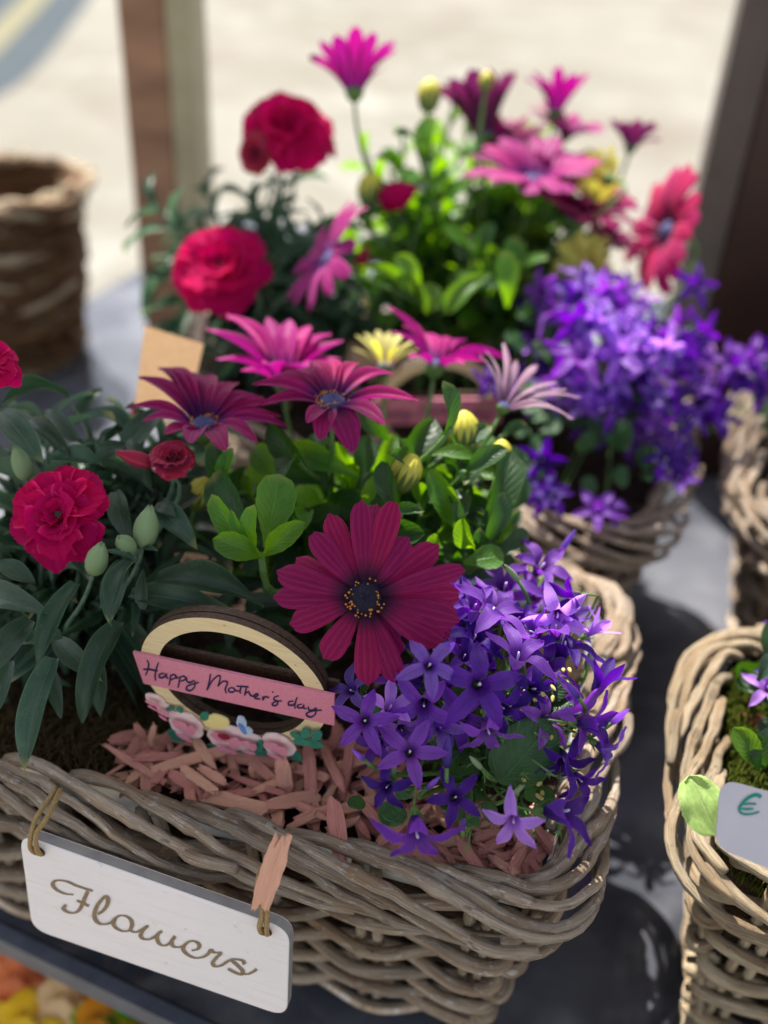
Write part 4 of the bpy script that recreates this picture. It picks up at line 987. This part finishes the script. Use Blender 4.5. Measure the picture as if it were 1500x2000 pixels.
# Mother's Day ring
OP = PD(455, 1335, .42); yaw, tl = math.radians(-12), math.radians(-8)
h_ = Vector((math.cos(yaw), math.sin(yaw), 0)); b_ = Vector((-math.sin(yaw), math.cos(yaw), 0)); v_ = Vector((0, 0, 1)) * math.cos(tl) + b_ * math.sin(tl); n_ = h_.cross(v_)
if n_.dot(FW) > 0: n_ = -n_
def build_ring(label, T, group):
    """T: world transform applied to everything built at the front ring's place"""
    th = thing('ring_ornament', label, 'ornament', T @ (OP - v_ * .05), group)
    cen = OP - v_ * .0014; ro, ri = .0404, .0327
    def annulus(name, c, ro, ri, t, mats):
        V, F, MI = [], [], []; n = 72
        for i in range(n):
            a = 2 * math.pi * i / n; d = h_ * math.cos(a) + v_ * math.sin(a)
            V += [T @ (c + d * ro), T @ (c + d * ri), T @ (c + d * ri - n_ * t), T @ (c + d * ro - n_ * t)]
        for i in range(n):
            a = 4 * i; b = 4 * ((i + 1) % n)
            for k in range(4): F.append((a + k, b + k, b + (k + 1) % 4, a + (k + 1) % 4)); MI.append(0 if k == 0 else 1)
        m = mesh(name, V, F, mats, None, False); m.polygons.foreach_set('material_index', MI); m.validate(); return obj(name, m, th)
    annulus('front_ring', cen, ro, ri, .003, [M_ply, M_burn])
    annulus('back_ring', cen - n_ * .0036, ro, ri, .0032, [M_burn, M_burn])
    bp = [PP(x, y, OP, n_) for x, y in ((262, 1269), (655, 1353), (655, 1412), (640, 1409), (283, 1330))]
    def plate(name, px, off, t, mat, par=th):
        pts = [T @ (PP(x, y, OP, n_) + n_ * off) for x, y in px]; nn = (T.to_3x3() @ n_).normalized()
        return obj(name, prism(name, pts, nn, t, mat), par)
    nn = (T.to_3x3() @ n_).normalized()
    bn = obj('banner', prism('banner', [T @ (p + n_ * .0014) for p in bp], nn, .0012, [M_pinkb]), th)
    obj('back_banner', prism('back_banner', [T @ (p - n_ * .0052) for p in bp], nn, .0016, [M_burn]), th)
    c1 = lambda x, y: (260 + x * .13333, 1260 + y * .13333); c2 = lambda x, y: (440 + x * .146667, 1300 + y * .146667)
    A = [[(225, 175), (250, 230), (240, 310), (205, 400)], [(395, 210), (365, 300), (345, 400), (355, 475)], [(170, 310), (270, 312), (385, 335)], [(480, 368), (415, 380), (412, 425), (465, 428), (512, 375), (508, 420), (545, 440)],
         [(572, 388), (565, 460), (548, 548)], [(568, 410), (620, 388), (650, 425), (580, 465)], [(640, 440), (690, 430)], [(712, 412), (700, 490), (680, 578)], [(706, 430), (765, 412), (790, 455), (720, 487)],
         [(805, 430), (812, 488), (860, 502), (915, 468)], [(928, 478), (922, 560), (868, 620), (808, 608), (812, 560), (880, 530), (985, 500)], [(1155, 375), (1140, 480), (1105, 612)], [(1105, 612), (1180, 480), (1260, 408), (1298, 425), (1262, 562)],
         [(1262, 562), (1330, 490), (1402, 500), (1370, 600), (1388, 660)]]
    B = [[(110, 252), (65, 270), (72, 308), (125, 312), (142, 275), (110, 252)], [(140, 290), (200, 300)], [(238, 222), (215, 290), (222, 330)], [(305, 238), (288, 300), (278, 358)], [(165, 235), (330, 243)], [(283, 335), (325, 308), (350, 350), (395, 372)],
         [(400, 378), (452, 358), (440, 335), (405, 352), (420, 395), (485, 400)], [(520, 365), (520, 412), (548, 372), (602, 382)], [(646, 303), (653, 320)], [(728, 360), (672, 382), (665, 410), (712, 440), (700, 485), (655, 490), (645, 462), (700, 432), (770, 430)],
         [(925, 432), (865, 440), (863, 480), (918, 482), (958, 440)], [(972, 378), (945, 470), (947, 528)], [(1035, 472), (980, 490), (985, 520), (1038, 520), (1062, 485), (1060, 525), (1100, 530)], [(1120, 500), (1130, 548), (1180, 550), (1215, 520)],
         [(1228, 518), (1215, 600), (1160, 642), (1105, 625), (1102, 590), (1180, 560), (1300, 548)]]
    tx = (lambda p: T @ p)
    strokes('lettering', [(s, 1.6) for s in A], OP, n_, .0016, 1, M_navy, bn, c1, tx=tx)
    strokes('lettering', [(s, 1.55) for s in B], OP, n_, .0016, 1, M_navy, bn, c2, tx=tx)
    # printed roses, leaves and butterfly along the lower edge
    def blob(cx, cy, rx, ry, ang, n=14, wob=.12, seed=0):
        R2 = random.Random(seed); o = []
        for i in range(n):
            a = 2 * math.pi * i / n; r = 1 + R2.uniform(-wob, wob); x, y = rx * r * math.cos(a), ry * r * math.sin(a)
            o.append((cx + x * math.cos(ang) - y * math.sin(ang), cy + x * math.sin(ang) + y * math.cos(ang)))
        return list(reversed(o))
    deco = [('print_leaf', P_green, (345, 1438, 20, 9, .7)), ('print_leaf', P_green, (415, 1462, 22, 8, .2)), ('print_leaf', P_green, (572, 1470, 22, 8, .6)), ('print_leaf', P_green, (500, 1466, 40, 6, .1)), ('print_rose', P_rose, (305, 1364, 22, 9, .5)), ('print_rose', P_rose, (325, 1382, 20, 10, .6)),
            ('print_rose', P_rose, (366, 1412, 36, 22, .5)), ('print_rose', P_rose, (448, 1436, 44, 24, .3)), ('print_rose', P_rose, (492, 1444, 26, 16, .2)), ('print_rose', P_rose, (545, 1450, 36, 20, .4)), ('print_yellow_flower', P_yel, (425, 1404, 26, 14, .15)),
            ('print_leaf', P_green, (402, 1393, 9, 8, 0)), ('print_leaf', P_green, (336, 1378, 8, 4, 0)), ('print_leaf', P_green, (354, 1380, 8, 4, .5)), ('print_leaf', P_green, (585, 1432, 18, 5, .5)), ('print_leaf', P_green, (600, 1424, 10, 9, .4)), ('print_leaf', P_green, (622, 1428, 11, 9, -.5)), ('print_leaf', P_green, (618, 1444, 17, 7, .2)), ('print_leaf', P_green, (594, 1440, 18, 6, .1)), ('print_leaf', P_green, (510, 1448, 8, 12, .3)),
            ('print_butterfly', P_sky, (476, 1402, 9, 14, -.3)), ('print_butterfly', P_sky, (488, 1418, 10, 8, .4)), ('print_butterfly', P_blue, (479, 1412, 5, 13, -.6))]
    for i, (nm, mt, (cx, cy, rx, ry, an)) in enumerate(deco):
        pl = plate(nm, blob(cx, cy, rx, ry, an, seed=i, n=20, wob=.07), .0006 + .00012 * i, .0007, mt)
        if nm == 'print_rose' and rx > 19:
            for q, (dx, dy, sx_, sy_, m2) in enumerate([(-.25, -.25, .5, .28, P_pink), (.35, .05, .28, .45, P_pink), (-.1, -.35, .3, .22, P_maroon if 430 < cx < 460 else P_pink), (.0, .45, .5, .18, P_pink)]):
                plate('rose_petal', blob(cx + dx * rx, cy + dy * ry * 1.4, rx * sx_, ry * sy_, an, seed=50 + i * 5 + q, n=10), .0006 + .00012 * i + .0001 * (q + 1) + .003 * (m2 is P_maroon) * 0 + .0001 * 24, .0003, m2, pl)
        if nm == 'print_leaf' and rx > 15: pass
    for sx_ in (-.012, .012):
        P = [T @ (cen - v_ * (ro - .002) + h_ * sx_ * .3 - n_ * .0018 - v_ * q) for q in (0, .015, .03)]
        if sx_ > 0: obj('wooden_pick', tube('wooden_pick', P, .0015, M_ply, 6), th)
    return th
RG = 'laser-cut greeting rings stuck in the baskets'
build_ring("round wooden ring with pink banner reading Happy Mother's day, front basket", Matrix.Identity(4), RG)
q0 = PD(852, 798, .66)
build_ring("second wooden ring with pink banner, half hidden in the rear basket", Matrix.Translation(q0) @ Matrix.Rotation(.35, 4, 'Z') @ Matrix.Scale(1.0, 4) @ Matrix.Translation(-OP), RG)

# ------------------------------------------------------------------ Flowers sign
SP = PD(305, 1800, .418); yaw2, tl2 = math.radians(-15), math.radians(4)
hs = Vector((math.cos(yaw2), math.sin(yaw2), 0)); bs = Vector((-math.sin(yaw2), math.cos(yaw2), 0)); vs = Vector((0, 0, 1)) * math.cos(tl2) + bs * math.sin(tl2); nS = hs.cross(vs)
if nS.dot(FW) > 0: nS = -nS
sg = thing('hanging_sign', 'white wooden sign reading Flowers hanging on the front basket', 'sign', SP)
cor = [PP(x, y, SP, nS) for x, y in ((37, 1630), (565, 1818), (560, 1988), (62, 1815))]
pts = []
for i in range(4):
    a, b, c = cor[i - 1], cor[i], cor[(i + 1) % 4]; rad_ = .0085
    p0 = b + (a - b).normalized() * rad_; p2 = b + (c - b).normalized() * rad_
    for k in range(7): t = k / 6; pts.append(p0 * (1 - t) ** 2 + b * 2 * t * (1 - t) + p2 * t * t)
pts = list(reversed(pts))
m = prism('board', pts, nS, .0055, [M_sign, M_signedge]); m.polygons.foreach_set('material_index', [0, 0] + [1] * (len(m.polygons) - 2))
bo = obj('board', m, sg); md = bo.modifiers.new('b', 'BEVEL'); md.width = .0006; md.segments = 2; md.material = 0
s1 = lambda x, y: (80 + x * .16, 1690 + y * .16); s2 = lambda x, y: (280 + x * .16, 1750 + y * .16)
wdf = lambda base: (lambda f, t: base * (.45 + .9 * abs(t.y) ** 1.5))
SF = [[(400, 355), (300, 345), (200, 300), (148, 240), (168, 192), (230, 180), (330, 197), (450, 250), (635, 308)], [(575, 312), (540, 390), (510, 470), (465, 545), (400, 577), (320, 562), (278, 520), (310, 478)], [(440, 425), (510, 455), (590, 492)],
      [(700, 590), (760, 550), (808, 485), (822, 415), (795, 372), (740, 420), (690, 490), (658, 580), (668, 655), (715, 703), (785, 712), (860, 690), (905, 648)], [(905, 648), (965, 612), (1045, 620), (1102, 668), (1112, 735), (1078, 790), (1005, 800), (930, 768), (888, 715), (905, 648)], [(1085, 790), (1150, 812), (1215, 790), (1300, 738), (1250, 790), (1220, 850), (1250, 892), (1325, 898), (1400, 860)]]
SW = [[(150, 485), (228, 425), (185, 455), (168, 510), (195, 575), (255, 602), (325, 570), (390, 488), (345, 555), (372, 612), (440, 620), (500, 600)], [(590, 662), (660, 645), (685, 600), (645, 555), (575, 548), (510, 592), (488, 645), (535, 705), (625, 748), (720, 742), (790, 702), (828, 650)],
      [(828, 650), (868, 685), (945, 690), (892, 750), (850, 810), (880, 853), (950, 842), (1035, 790), (1095, 765)], [(1240, 828), (1215, 785), (1150, 768), (1085, 775), (1150, 840), (1212, 905), (1200, 950), (1120, 925), (1035, 880)], [(1190, 952), (1280, 948), (1345, 918), (1385, 888)]]
strokes('lettering', [(s, wdf(3.1)) for s in SF], SP, nS, .0002, 1, M_engr, bo, s1, step=7)
strokes('lettering', [(s, wdf(3.1)) for s in SW], SP, nS, .0002, 1, M_engr, bo, s2, step=7)
for hx, hy, tx_, ty_ in ((78, 1662, 82, 1600), (520, 1818, 515, 1690)):
    hp = PP(hx, hy, SP, nS); top = PP(tx_, ty_, SP, nS)
    top = Vector((top.x, top.y + .006, min(top.z, .128)))
    obj('hole', lathe('hole', [(.0, .0), (.0026, .0)], M_burn, 14), sg, frame(hp + nS * .0004, nS, 1))
    for q in (-1, 1):
        P = smoothpath([hp + nS * .0006 + hs * .0008 * q - vs * .001, hp + nS * .0035 + vs * .005 + hs * .0015 * q, hp + nS * .0018 + vs * .013 + hs * .001 * q, top + nS * .004 + hs * .002 * q, top - nS * .009 + hs * .001 * q + Vector((0, 0, .004))], 22)
        obj('twine', tube('twine', P, .0011, M_twine, 6, bumpy=.3), sg)
hc = chip(None, PD(548, 1640, .388), PD(507, 1768, .388), 41 * .388 / FPX, 3, nh=CV(.2, .1, 1), me=mk_chip(5, 12, 22, 1.5))
tag(hc, 'single pink wood chip caught upright on the right string of the sign', 'wood chip')
hc.name = 'wood_chip_loose'; hc.name = 'caught_wood_chip'

# ------------------------------------------------------------------ kraft card
kc = thing('kraft_tag', 'plain tan kraft card standing behind the carnation leaves', 'card', PD(310, 800, .54))
KP = PD(315, 710, .55); kn = CV(-.1, .3, 1)
obj('card', prism('card', [PP(x, y, KP, kn) for x, y in ((283, 636), (274, 700), (264, 790), (368, 800), (398, 672))], kn, .0006, [M_kraft]), kc)
# pale price card of the rear basket
kc2 = thing('pale_tag', 'small pale pink card behind the tan kraft card', 'card', PD(375, 640, .70))
KP = PD(378, 635, .70); obj('card', prism('card', [PP(x, y, KP, kn) for x, y in ((372, 596), (352, 652), (392, 672), (408, 606))], kn, .0006, [mat_plain('pale_pink_card', lin(220, 190, 170), lin(226, 200, 184), 60, .7, .1)]), kc2)

# ------------------------------------------------------------------ REAR BASKET plants
rB1 = PZ(470, 740, .108); rB2 = PZ(860, 760, .108); rB3 = PZ(1180, 830, .108)
R = random.Random(77)
p2 = thing('carnation_plant', 'dark-leaved plant with crimson carnation blooms at the left of the rear basket', 'plant', rB1, PLG)
carn(p2, 572, 235, .66, (.3, .35, .85), 96, rB1)
carn(p2, 525, 225, .665, (-.35, .5, .8), 84, rB1)
carn(p2, 492, 300, .655, (-.5, -.3, .8), 52, rB1, M_carnp, full=False)
carn(p2, 428, 508, .63, (-.05, .3, .95), 98, rB1)
bud(p2, 776, 382, .66, (.8, .2, .5), 38, M_carn, rB1 + Vector((.08, 0, 0)), 1.4, name='red_bud')
bud(p2, 708, 506, .66, (.3, .7, .5), 24, M_carnp, rB1 + Vector((.06, 0, 0)), 1.1, name='red_bud')
for k in range(22):
    px = R.uniform(300, 690); tp = PD(px, R.uniform(350, 660), R.uniform(.67, .76) if 330 < px < 560 else R.uniform(.62, .74))
    shoot(p2, rB1 + Vector((R.uniform(-.03, .06), R.uniform(-.03, .05), 0)), tp, R, LL, M_lcarn, n=6, L=.055, wd=.18, droop=.5, smat=M_stemb)
p3 = thing('daisy_plant', 'tall backlit African daisy plant with bright green leaves in the rear basket', 'plant', rB2, PLG)
daisy(p3, 692, 175, .66, (-.02, .97, -.05), rpx=112, elev=48, n=13, mat=M_lit, wr=.28, root=rB2, discpx=18)
daisy(p3, 640, 505, .61, (-.80, .36, .42), rpx=124, elev=4, n=16, mat=M_lit, wr=.28, root=rB2, discpx=18)
daisy(p3, 945, 262, .72, (-.1, .97, .1), rpx=128, elev=58, n=12, mat=M_plum, wr=.34, root=rB2, discpx=20)
daisy(p3, 1085, 215, .74, (.1, .9, .2), rpx=88, elev=50, n=12, mat=M_lit, wr=.25, root=rB2, discpx=14)
daisy(p3, 1105, 262, .75, (.2, .7, .5), rpx=84, elev=20, n=12, mat=M_lit, wr=.3, root=rB2, discpx=12)
daisy(p3, 1000, 300, .72, (-.3, .7, .5), rpx=84, elev=22, n=14, mat=M_plum, wr=.32, root=rB2, discpx=14)
daisy(p3, 1095, 330, .71, (.2, .75, .5), rpx=92, elev=22, n=15, mat=M_lit, wr=.3, root=rB2, discpx=16)
daisy(p3, 1165, 400, .70, (.35, .6, .6), rpx=86, elev=18, n=15, mat=M_mag, wr=.3, root=rB2, discpx=16)
daisy(p3, 1185, 470, .71, (.3, .6, .5), rpx=80, elev=15, n=14, mat=M_mag, wr=.3, root=rB2, discpx=16)
daisy(p3, 985, 275, .73, (-.2, .6, .6), rpx=66, elev=25, n=13, mat=M_mag, wr=.32, root=rB2, discpx=14)
daisy(p3, 1040, 352, .68, (.0, .72, .65), rpx=132, elev=18, n=18, mat=M_lit, wr=.3, root=rB2, discpx=22)
daisy(p3, 1125, 425, .69, (.2, .75, .5), rpx=108, elev=20, n=16, mat=M_mag, wr=.3, root=rB2, discpx=18)
daisy(p3, 1232, 285, .74, (.2, .9, .1), rpx=62, elev=40, n=10, mat=M_plum, wr=.36, root=rB2, discpx=12)
daisy(p3, 1302, 452, .70, (-.9, .12, .3), rpx=128, elev=6, n=18, mat=M_rose, wr=.3, root=rB3, discpx=22)
for px, py, ax, r_ in ((1186, 350, (-.5, .3, -.8), 64), (1150, 522, (-.35, .35, -.85), 76)):
    daisy(p3, px, py, .68, ax, rpx=r_, elev=25, n=14, mat=M_cream, wr=.3, root=rB2, discpx=12)
for px, py, h in ((722, 372, 34), (838, 188, 32), (950, 160, 20)):
    c = PD(px, py, .67); obj('daisy_bud', m_dbud, p3, frame(c, CV(.1, .95, .2), h * .67 / FPX)); stem(p3, c, CV(.1, .95, .2), rB2, .0014)
for k in range(76):
    t = R.random(); px = R.uniform(690, 1150); top = 165 + abs(px - 860) * .5
    py = R.uniform(top, 600); tp = PD(px, py, R.uniform(.73, .80) if (px > 930 and py < 480) else R.uniform(.64, .78))
    shoot(p3, rB2 + Vector((R.uniform(-.05, .06), R.uniform(-.03, .05), 0)), tp, R, LS, None, n=7, L=.040, wd=.42, pairs=False, droop=.1, mats=[M_ldaisy, M_ldaisy, M_ldark], sr=.0018, up=.8, start=.35)
for a, b, w_ in (((960, 535), (865, 615), 44), ((690, 520), (810, 575), 26), ((990, 600), (985, 490), 46), ((820, 560), (770, 500), 40), ((830, 610), (860, 560), 60)):
    leafpx(p3, a, b, .62, .61, w_, LS, M_ldaisy, 1.2)
p4 = thing('bellflower_plant', 'mass of bright violet bellflowers trailing over the rear basket', 'plant', rB3, PLG)
for k in range(96):
    while True:
        px, py = R.uniform(970, 1400), R.uniform(540, 930); q = ((px - 1198 - (py - 680) * .28) / 185) ** 2 + ((py - 700) / 165) ** 2
        if q < 1 + .25 * math.sin(math.atan2(py - 690, px - 1190) * 5) and not (px < 1120 and py > 800) and noise.noise(Vector((px / 60, py / 60, 4))) > -.22: break
    d = .665 - .05 * (1 - q) + R.uniform(-.03, .04)
    bell(p4, px, py, d, (R.uniform(-.7, .7) + (px - 1170) / 260, R.uniform(-.4, .8), R.uniform(.3, 1)), R.uniform(42, 62), R.choice(['open', 'half', 'half', 'half', 'tube']), M_belll if R.random() < .25 else M_bell, rB3 if k % 3 == 0 else None, detail=False, k=k)
for px, py, d in ((1058, 895, .60), (1065, 960, .59), (1075, 975, .585), (1168, 1000, .585), (1185, 990, .59), (1190, 800, .60), (1310, 860, .62), (1330, 905, .62), (1340, 880, .62), (1290, 830, .62), (950, 760, .62), (1320, 720, .63), (1350, 690, .63), (1350, 560, .65), (1220, 560, .66), (1355, 760, .62), (1345, 820, .61), (1362, 650, .63), (1300, 900, .60), (1325, 940, .60)):
    bell(p4, px, py, d, (R.uniform(-.5, .5), R.uniform(-.4, .6), .8), 46, R.choice(['open', 'half']), None, rB3, detail=True, k=int(px))
for k in range(70):
    px, py = R.uniform(1000, 1300), R.uniform(620, 940); d = .64 - (py - 700) * .00012
    a = R.uniform(0, 6.28); l = R.uniform(26, 50)
    leafpx(p4, (px, py), (px + l * math.cos(a), py + l * math.sin(a)), d, d - .005, l * .85, LR, M_lbell, 1, k=k, nh=CV(R.uniform(-.5, .5), .5, .8))

# ------------------------------------------------------------------ RIGHT BASKET contents
rC = PZ(1475, 1470, .108)
p5 = thing('seedling_plant', 'small plant with bright lime leaf in the right-hand basket', 'plant', rC, PLG)
for a, b, w_, mt in (((1480, 1500), (1432, 1420), 50, M_ldaisy), ((1485, 1505), (1470, 1430), 56, M_ldark), ((1490, 1500), (1530, 1420), 56, M_lcarn), ((1490, 1290), (1560, 1240), 44, M_lcarn), ((1480, 1330), (1530, 1280), 40, M_lcarn), ((1500, 1490), (1580, 1480), 50, M_ldaisy)):
    leafpx(p5, a, b, .44, .435, w_, LS, mt, 1.1, nh=CV(-.3, .6, .8))
for k in range(18):
    tp = PD(R.uniform(1500, 1900), R.uniform(1150, 1500), R.uniform(.42, .5)); shoot(p5, rC + Vector((.06, .02, 0)), tp, R, LS, M_ldark, n=6, L=.035, wd=.4, pairs=False, droop=.1, sr=.0013)
p6 = thing('bellflower_plant', 'lavender bellflowers just inside the right-hand basket', 'plant', rC + Vector((.06, .04, 0)), PLG)
for px, py, d in ((1500, 1345, .46), (1530, 1330, .46), (1560, 1300, .47), (1590, 1260, .47), (1545, 1240, .5), (1560, 1340, .46)):
    bell(p6, px, py, d, (-.4, .4, .8), 48, 'half', M_belll, rC + Vector((.05, .03, 0)), k=int(px))
fibres('green_moss', 'green moss cushion in the right-hand basket below the price card', (1400, 1300, 1800, 1850), .106, 9000, M_moss, (.002, .006), .00035, 9, .009, oC)
c5 = thing('wood_chip_mulch', 'orange-brown wood chips scattered in the moss of the right-hand basket', 'wood chips', PZ(1430, 1480, .112))
for k in range(36):
    c = PZ(R.uniform(1415, 1700), R.uniform(1400, 1620), .113 + R.uniform(0, .004)); a = R.uniform(0, 6.28); l = R.uniform(.008, .016); v = Vector((math.cos(a), math.sin(a), R.uniform(-.2, .3))) * l * .5
    chip(c5, c - v, c + v, R.uniform(.004, .007), k, mat=M_chipo)
# price card
EP = PD(1455, 1600, .372); eN = CV(-.05, .25, 1)
pcd = thing('price_card', 'white rounded price card with a teal handwritten euro sign', 'sign', EP)
op = smoothpath([Vector((x, y, 0)) for x, y in ((1404, 1560), (1402, 1595), (1399, 1628), (1404, 1648), (1422, 1664), (1460, 1680), (1560, 1722), (1680, 1770), (1720, 1770), (1735, 1740), (1740, 1640), (1730, 1600), (1700, 1585), (1600, 1566), (1500, 1545), (1440, 1529), (1420, 1530), (1408, 1542), (1404, 1560))], 90)[:-1]
cpts = [PP(p.x, p.y, EP, eN) for p in op]
cb = obj('card', prism('card', list(cpts), eN, .0008, [M_card]), pcd)
if cb.data.polygons[0].normal.dot(eN) < 0: cb.data.flip_normals()
s3 = lambda x, y: (1280 + x * .146667, 1480 + y * .146667)
strokes('euro_sign', [([(1400, 530), (1372, 500), (1300, 500), (1200, 560), (1130, 640), (1115, 690), (1140, 735), (1200, 752), (1290, 745), (1380, 718)], lambda f, t: 3.9 - 2.3 * f), ([(1150, 622), (1240, 612), (1340, 616)], 2.2), ([(1140, 680), (1220, 684), (1300, 676)], 2.2)], EP, eN, .0003, 1, M_teal, cb, s3)
P = [PP(1600, 1740, EP, eN) - eN * .003 - UP * q for q in (-.02, .01, .05)]
obj('card_stick', tube('card_stick', P, .0015, M_ply, 6), pcd)
lf = leafpx(None, (1402, 1632), (1345, 1515), .392, .398, 96, LR, M_lpale, 1.2, nh=CV(-.1, .3, 1))
lf.name = 'fallen_leaf'; tag(lf, 'single pale green leaf lying on the rim beside the price card', 'leaf')

# ------------------------------------------------------------------ SHADED BASKET at right edge
rD = PZ(1560, 800, .112)
p7 = thing('bellflower_plant', 'violet bellflowers leaning out of the shaded right-edge basket', 'plant', rD, PLG)
for px, py in ((1430, 712), (1465, 700), (1480, 740), (1500, 760), (1445, 730), (1520, 700), (1560, 690), (1540, 760), (1590, 730), (1400, 820), (1620, 780)):
    bell(p7, px, py, .66, (R.uniform(-.8, .1), R.uniform(-.2, .7), .6), 46, 'half', M_bell, rD, detail=False, k=px)
for k in range(14):
    tp = PD(R.uniform(1500, 1800), R.uniform(650, 900), R.uniform(.65, .75)); shoot(p7, rD, tp, R, LS, M_ldark, n=6, L=.03, wd=.6, pairs=False, droop=.2, sr=.0013)

# ------------------------------------------------------------------ LOWER SHELF plants, bottom left
def mat_prim(nm, col): return mat_plain(nm, col, col, 100, .6, .1, .3, col)
PR = [('peach primrose plant on the lower shelf, bottom left corner', lin(250, 150, 96), (30, 1915), 11), ('cream primrose plant on the lower shelf under the rail', lin(250, 214, 160), (120, 1955), 9), ('yellow primrose plant on the lower shelf at the very bottom left', lin(250, 206, 40), (50, 1990), 11), ('orange primrose plant on the lower shelf below the sign', lin(240, 150, 20), (195, 1995), 10), ('lime green leafy plant on the lower shelf below the sign', None, (300, 2010), 0)]
for i, (lab, col, (px, py), nf) in enumerate(PR):
    c = PZ(px, py, -.16); b = Vector((c.x, c.y, -.23))
    t = thing('primrose_plant' if col else 'leafy_plant', lab, 'plant', b, 'potted primroses on the lower shelf')
    obj('pot', lathe('pot', [(.001, .001), (.028, .001), (.036, .045), (.033, .045), (.03, .035), (.001, .035)], mat_plain('pot_plastic%d' % i, lin(120, 70, 50), lin(130, 80, 60), 50, .5, .1), 20), t, Matrix.Translation(b))
    lm = mat_leaf('leaf_lime%d' % i, lin(104, 170, 50) if not col else lin(70, 130, 30), lin(150, 200, 100), lin(120, 180, 70), .3)
    for k in range(16 if col else 30):
        a = k * 2.4; l = R.uniform(.03, .055); P0 = b + Vector((0, 0, .036)); T = P0 + Vector((math.cos(a) * l, math.sin(a) * l, R.uniform(.005, .03) + (.02 if not col else 0)))
        leaf(t, P0, T, Vector((0, 0, 1)), l * .5, LS[k % 4], lm, 1.2)
    if col:
        pm = mat_prim('primrose_petal%d' % i, col)
        for k in range(nf):
            a = k * 2.4; r_ = .009 * math.sqrt(k); ctr = b + Vector((math.cos(a) * r_, math.sin(a) * r_, .075 - r_ * .5)); ax = (Vector((math.cos(a) * .5, math.sin(a) * .5 - .4, .8))).normalized()
            fl = obj('primrose_flower', m_disc, t, frame(ctr, ax, .002), M_pollen); q = ax.orthogonal().normalized(); q2 = ax.cross(q)
            for j in range(5):
                rd = q * math.cos(j * 1.2566) + q2 * math.sin(j * 1.2566); obj('petal', CP[0], fl, span_matrix(ctr, ctr + (rd + ax * .1) * .015, ax, .017, .6), pm)
            obj('stem', tube('stem', bez(ctr - ax * .001, ctr - ax * .02, b + Vector((0, 0, .05)), b + Vector((0, 0, .036)), 6), .001, M_stem, 5), t)
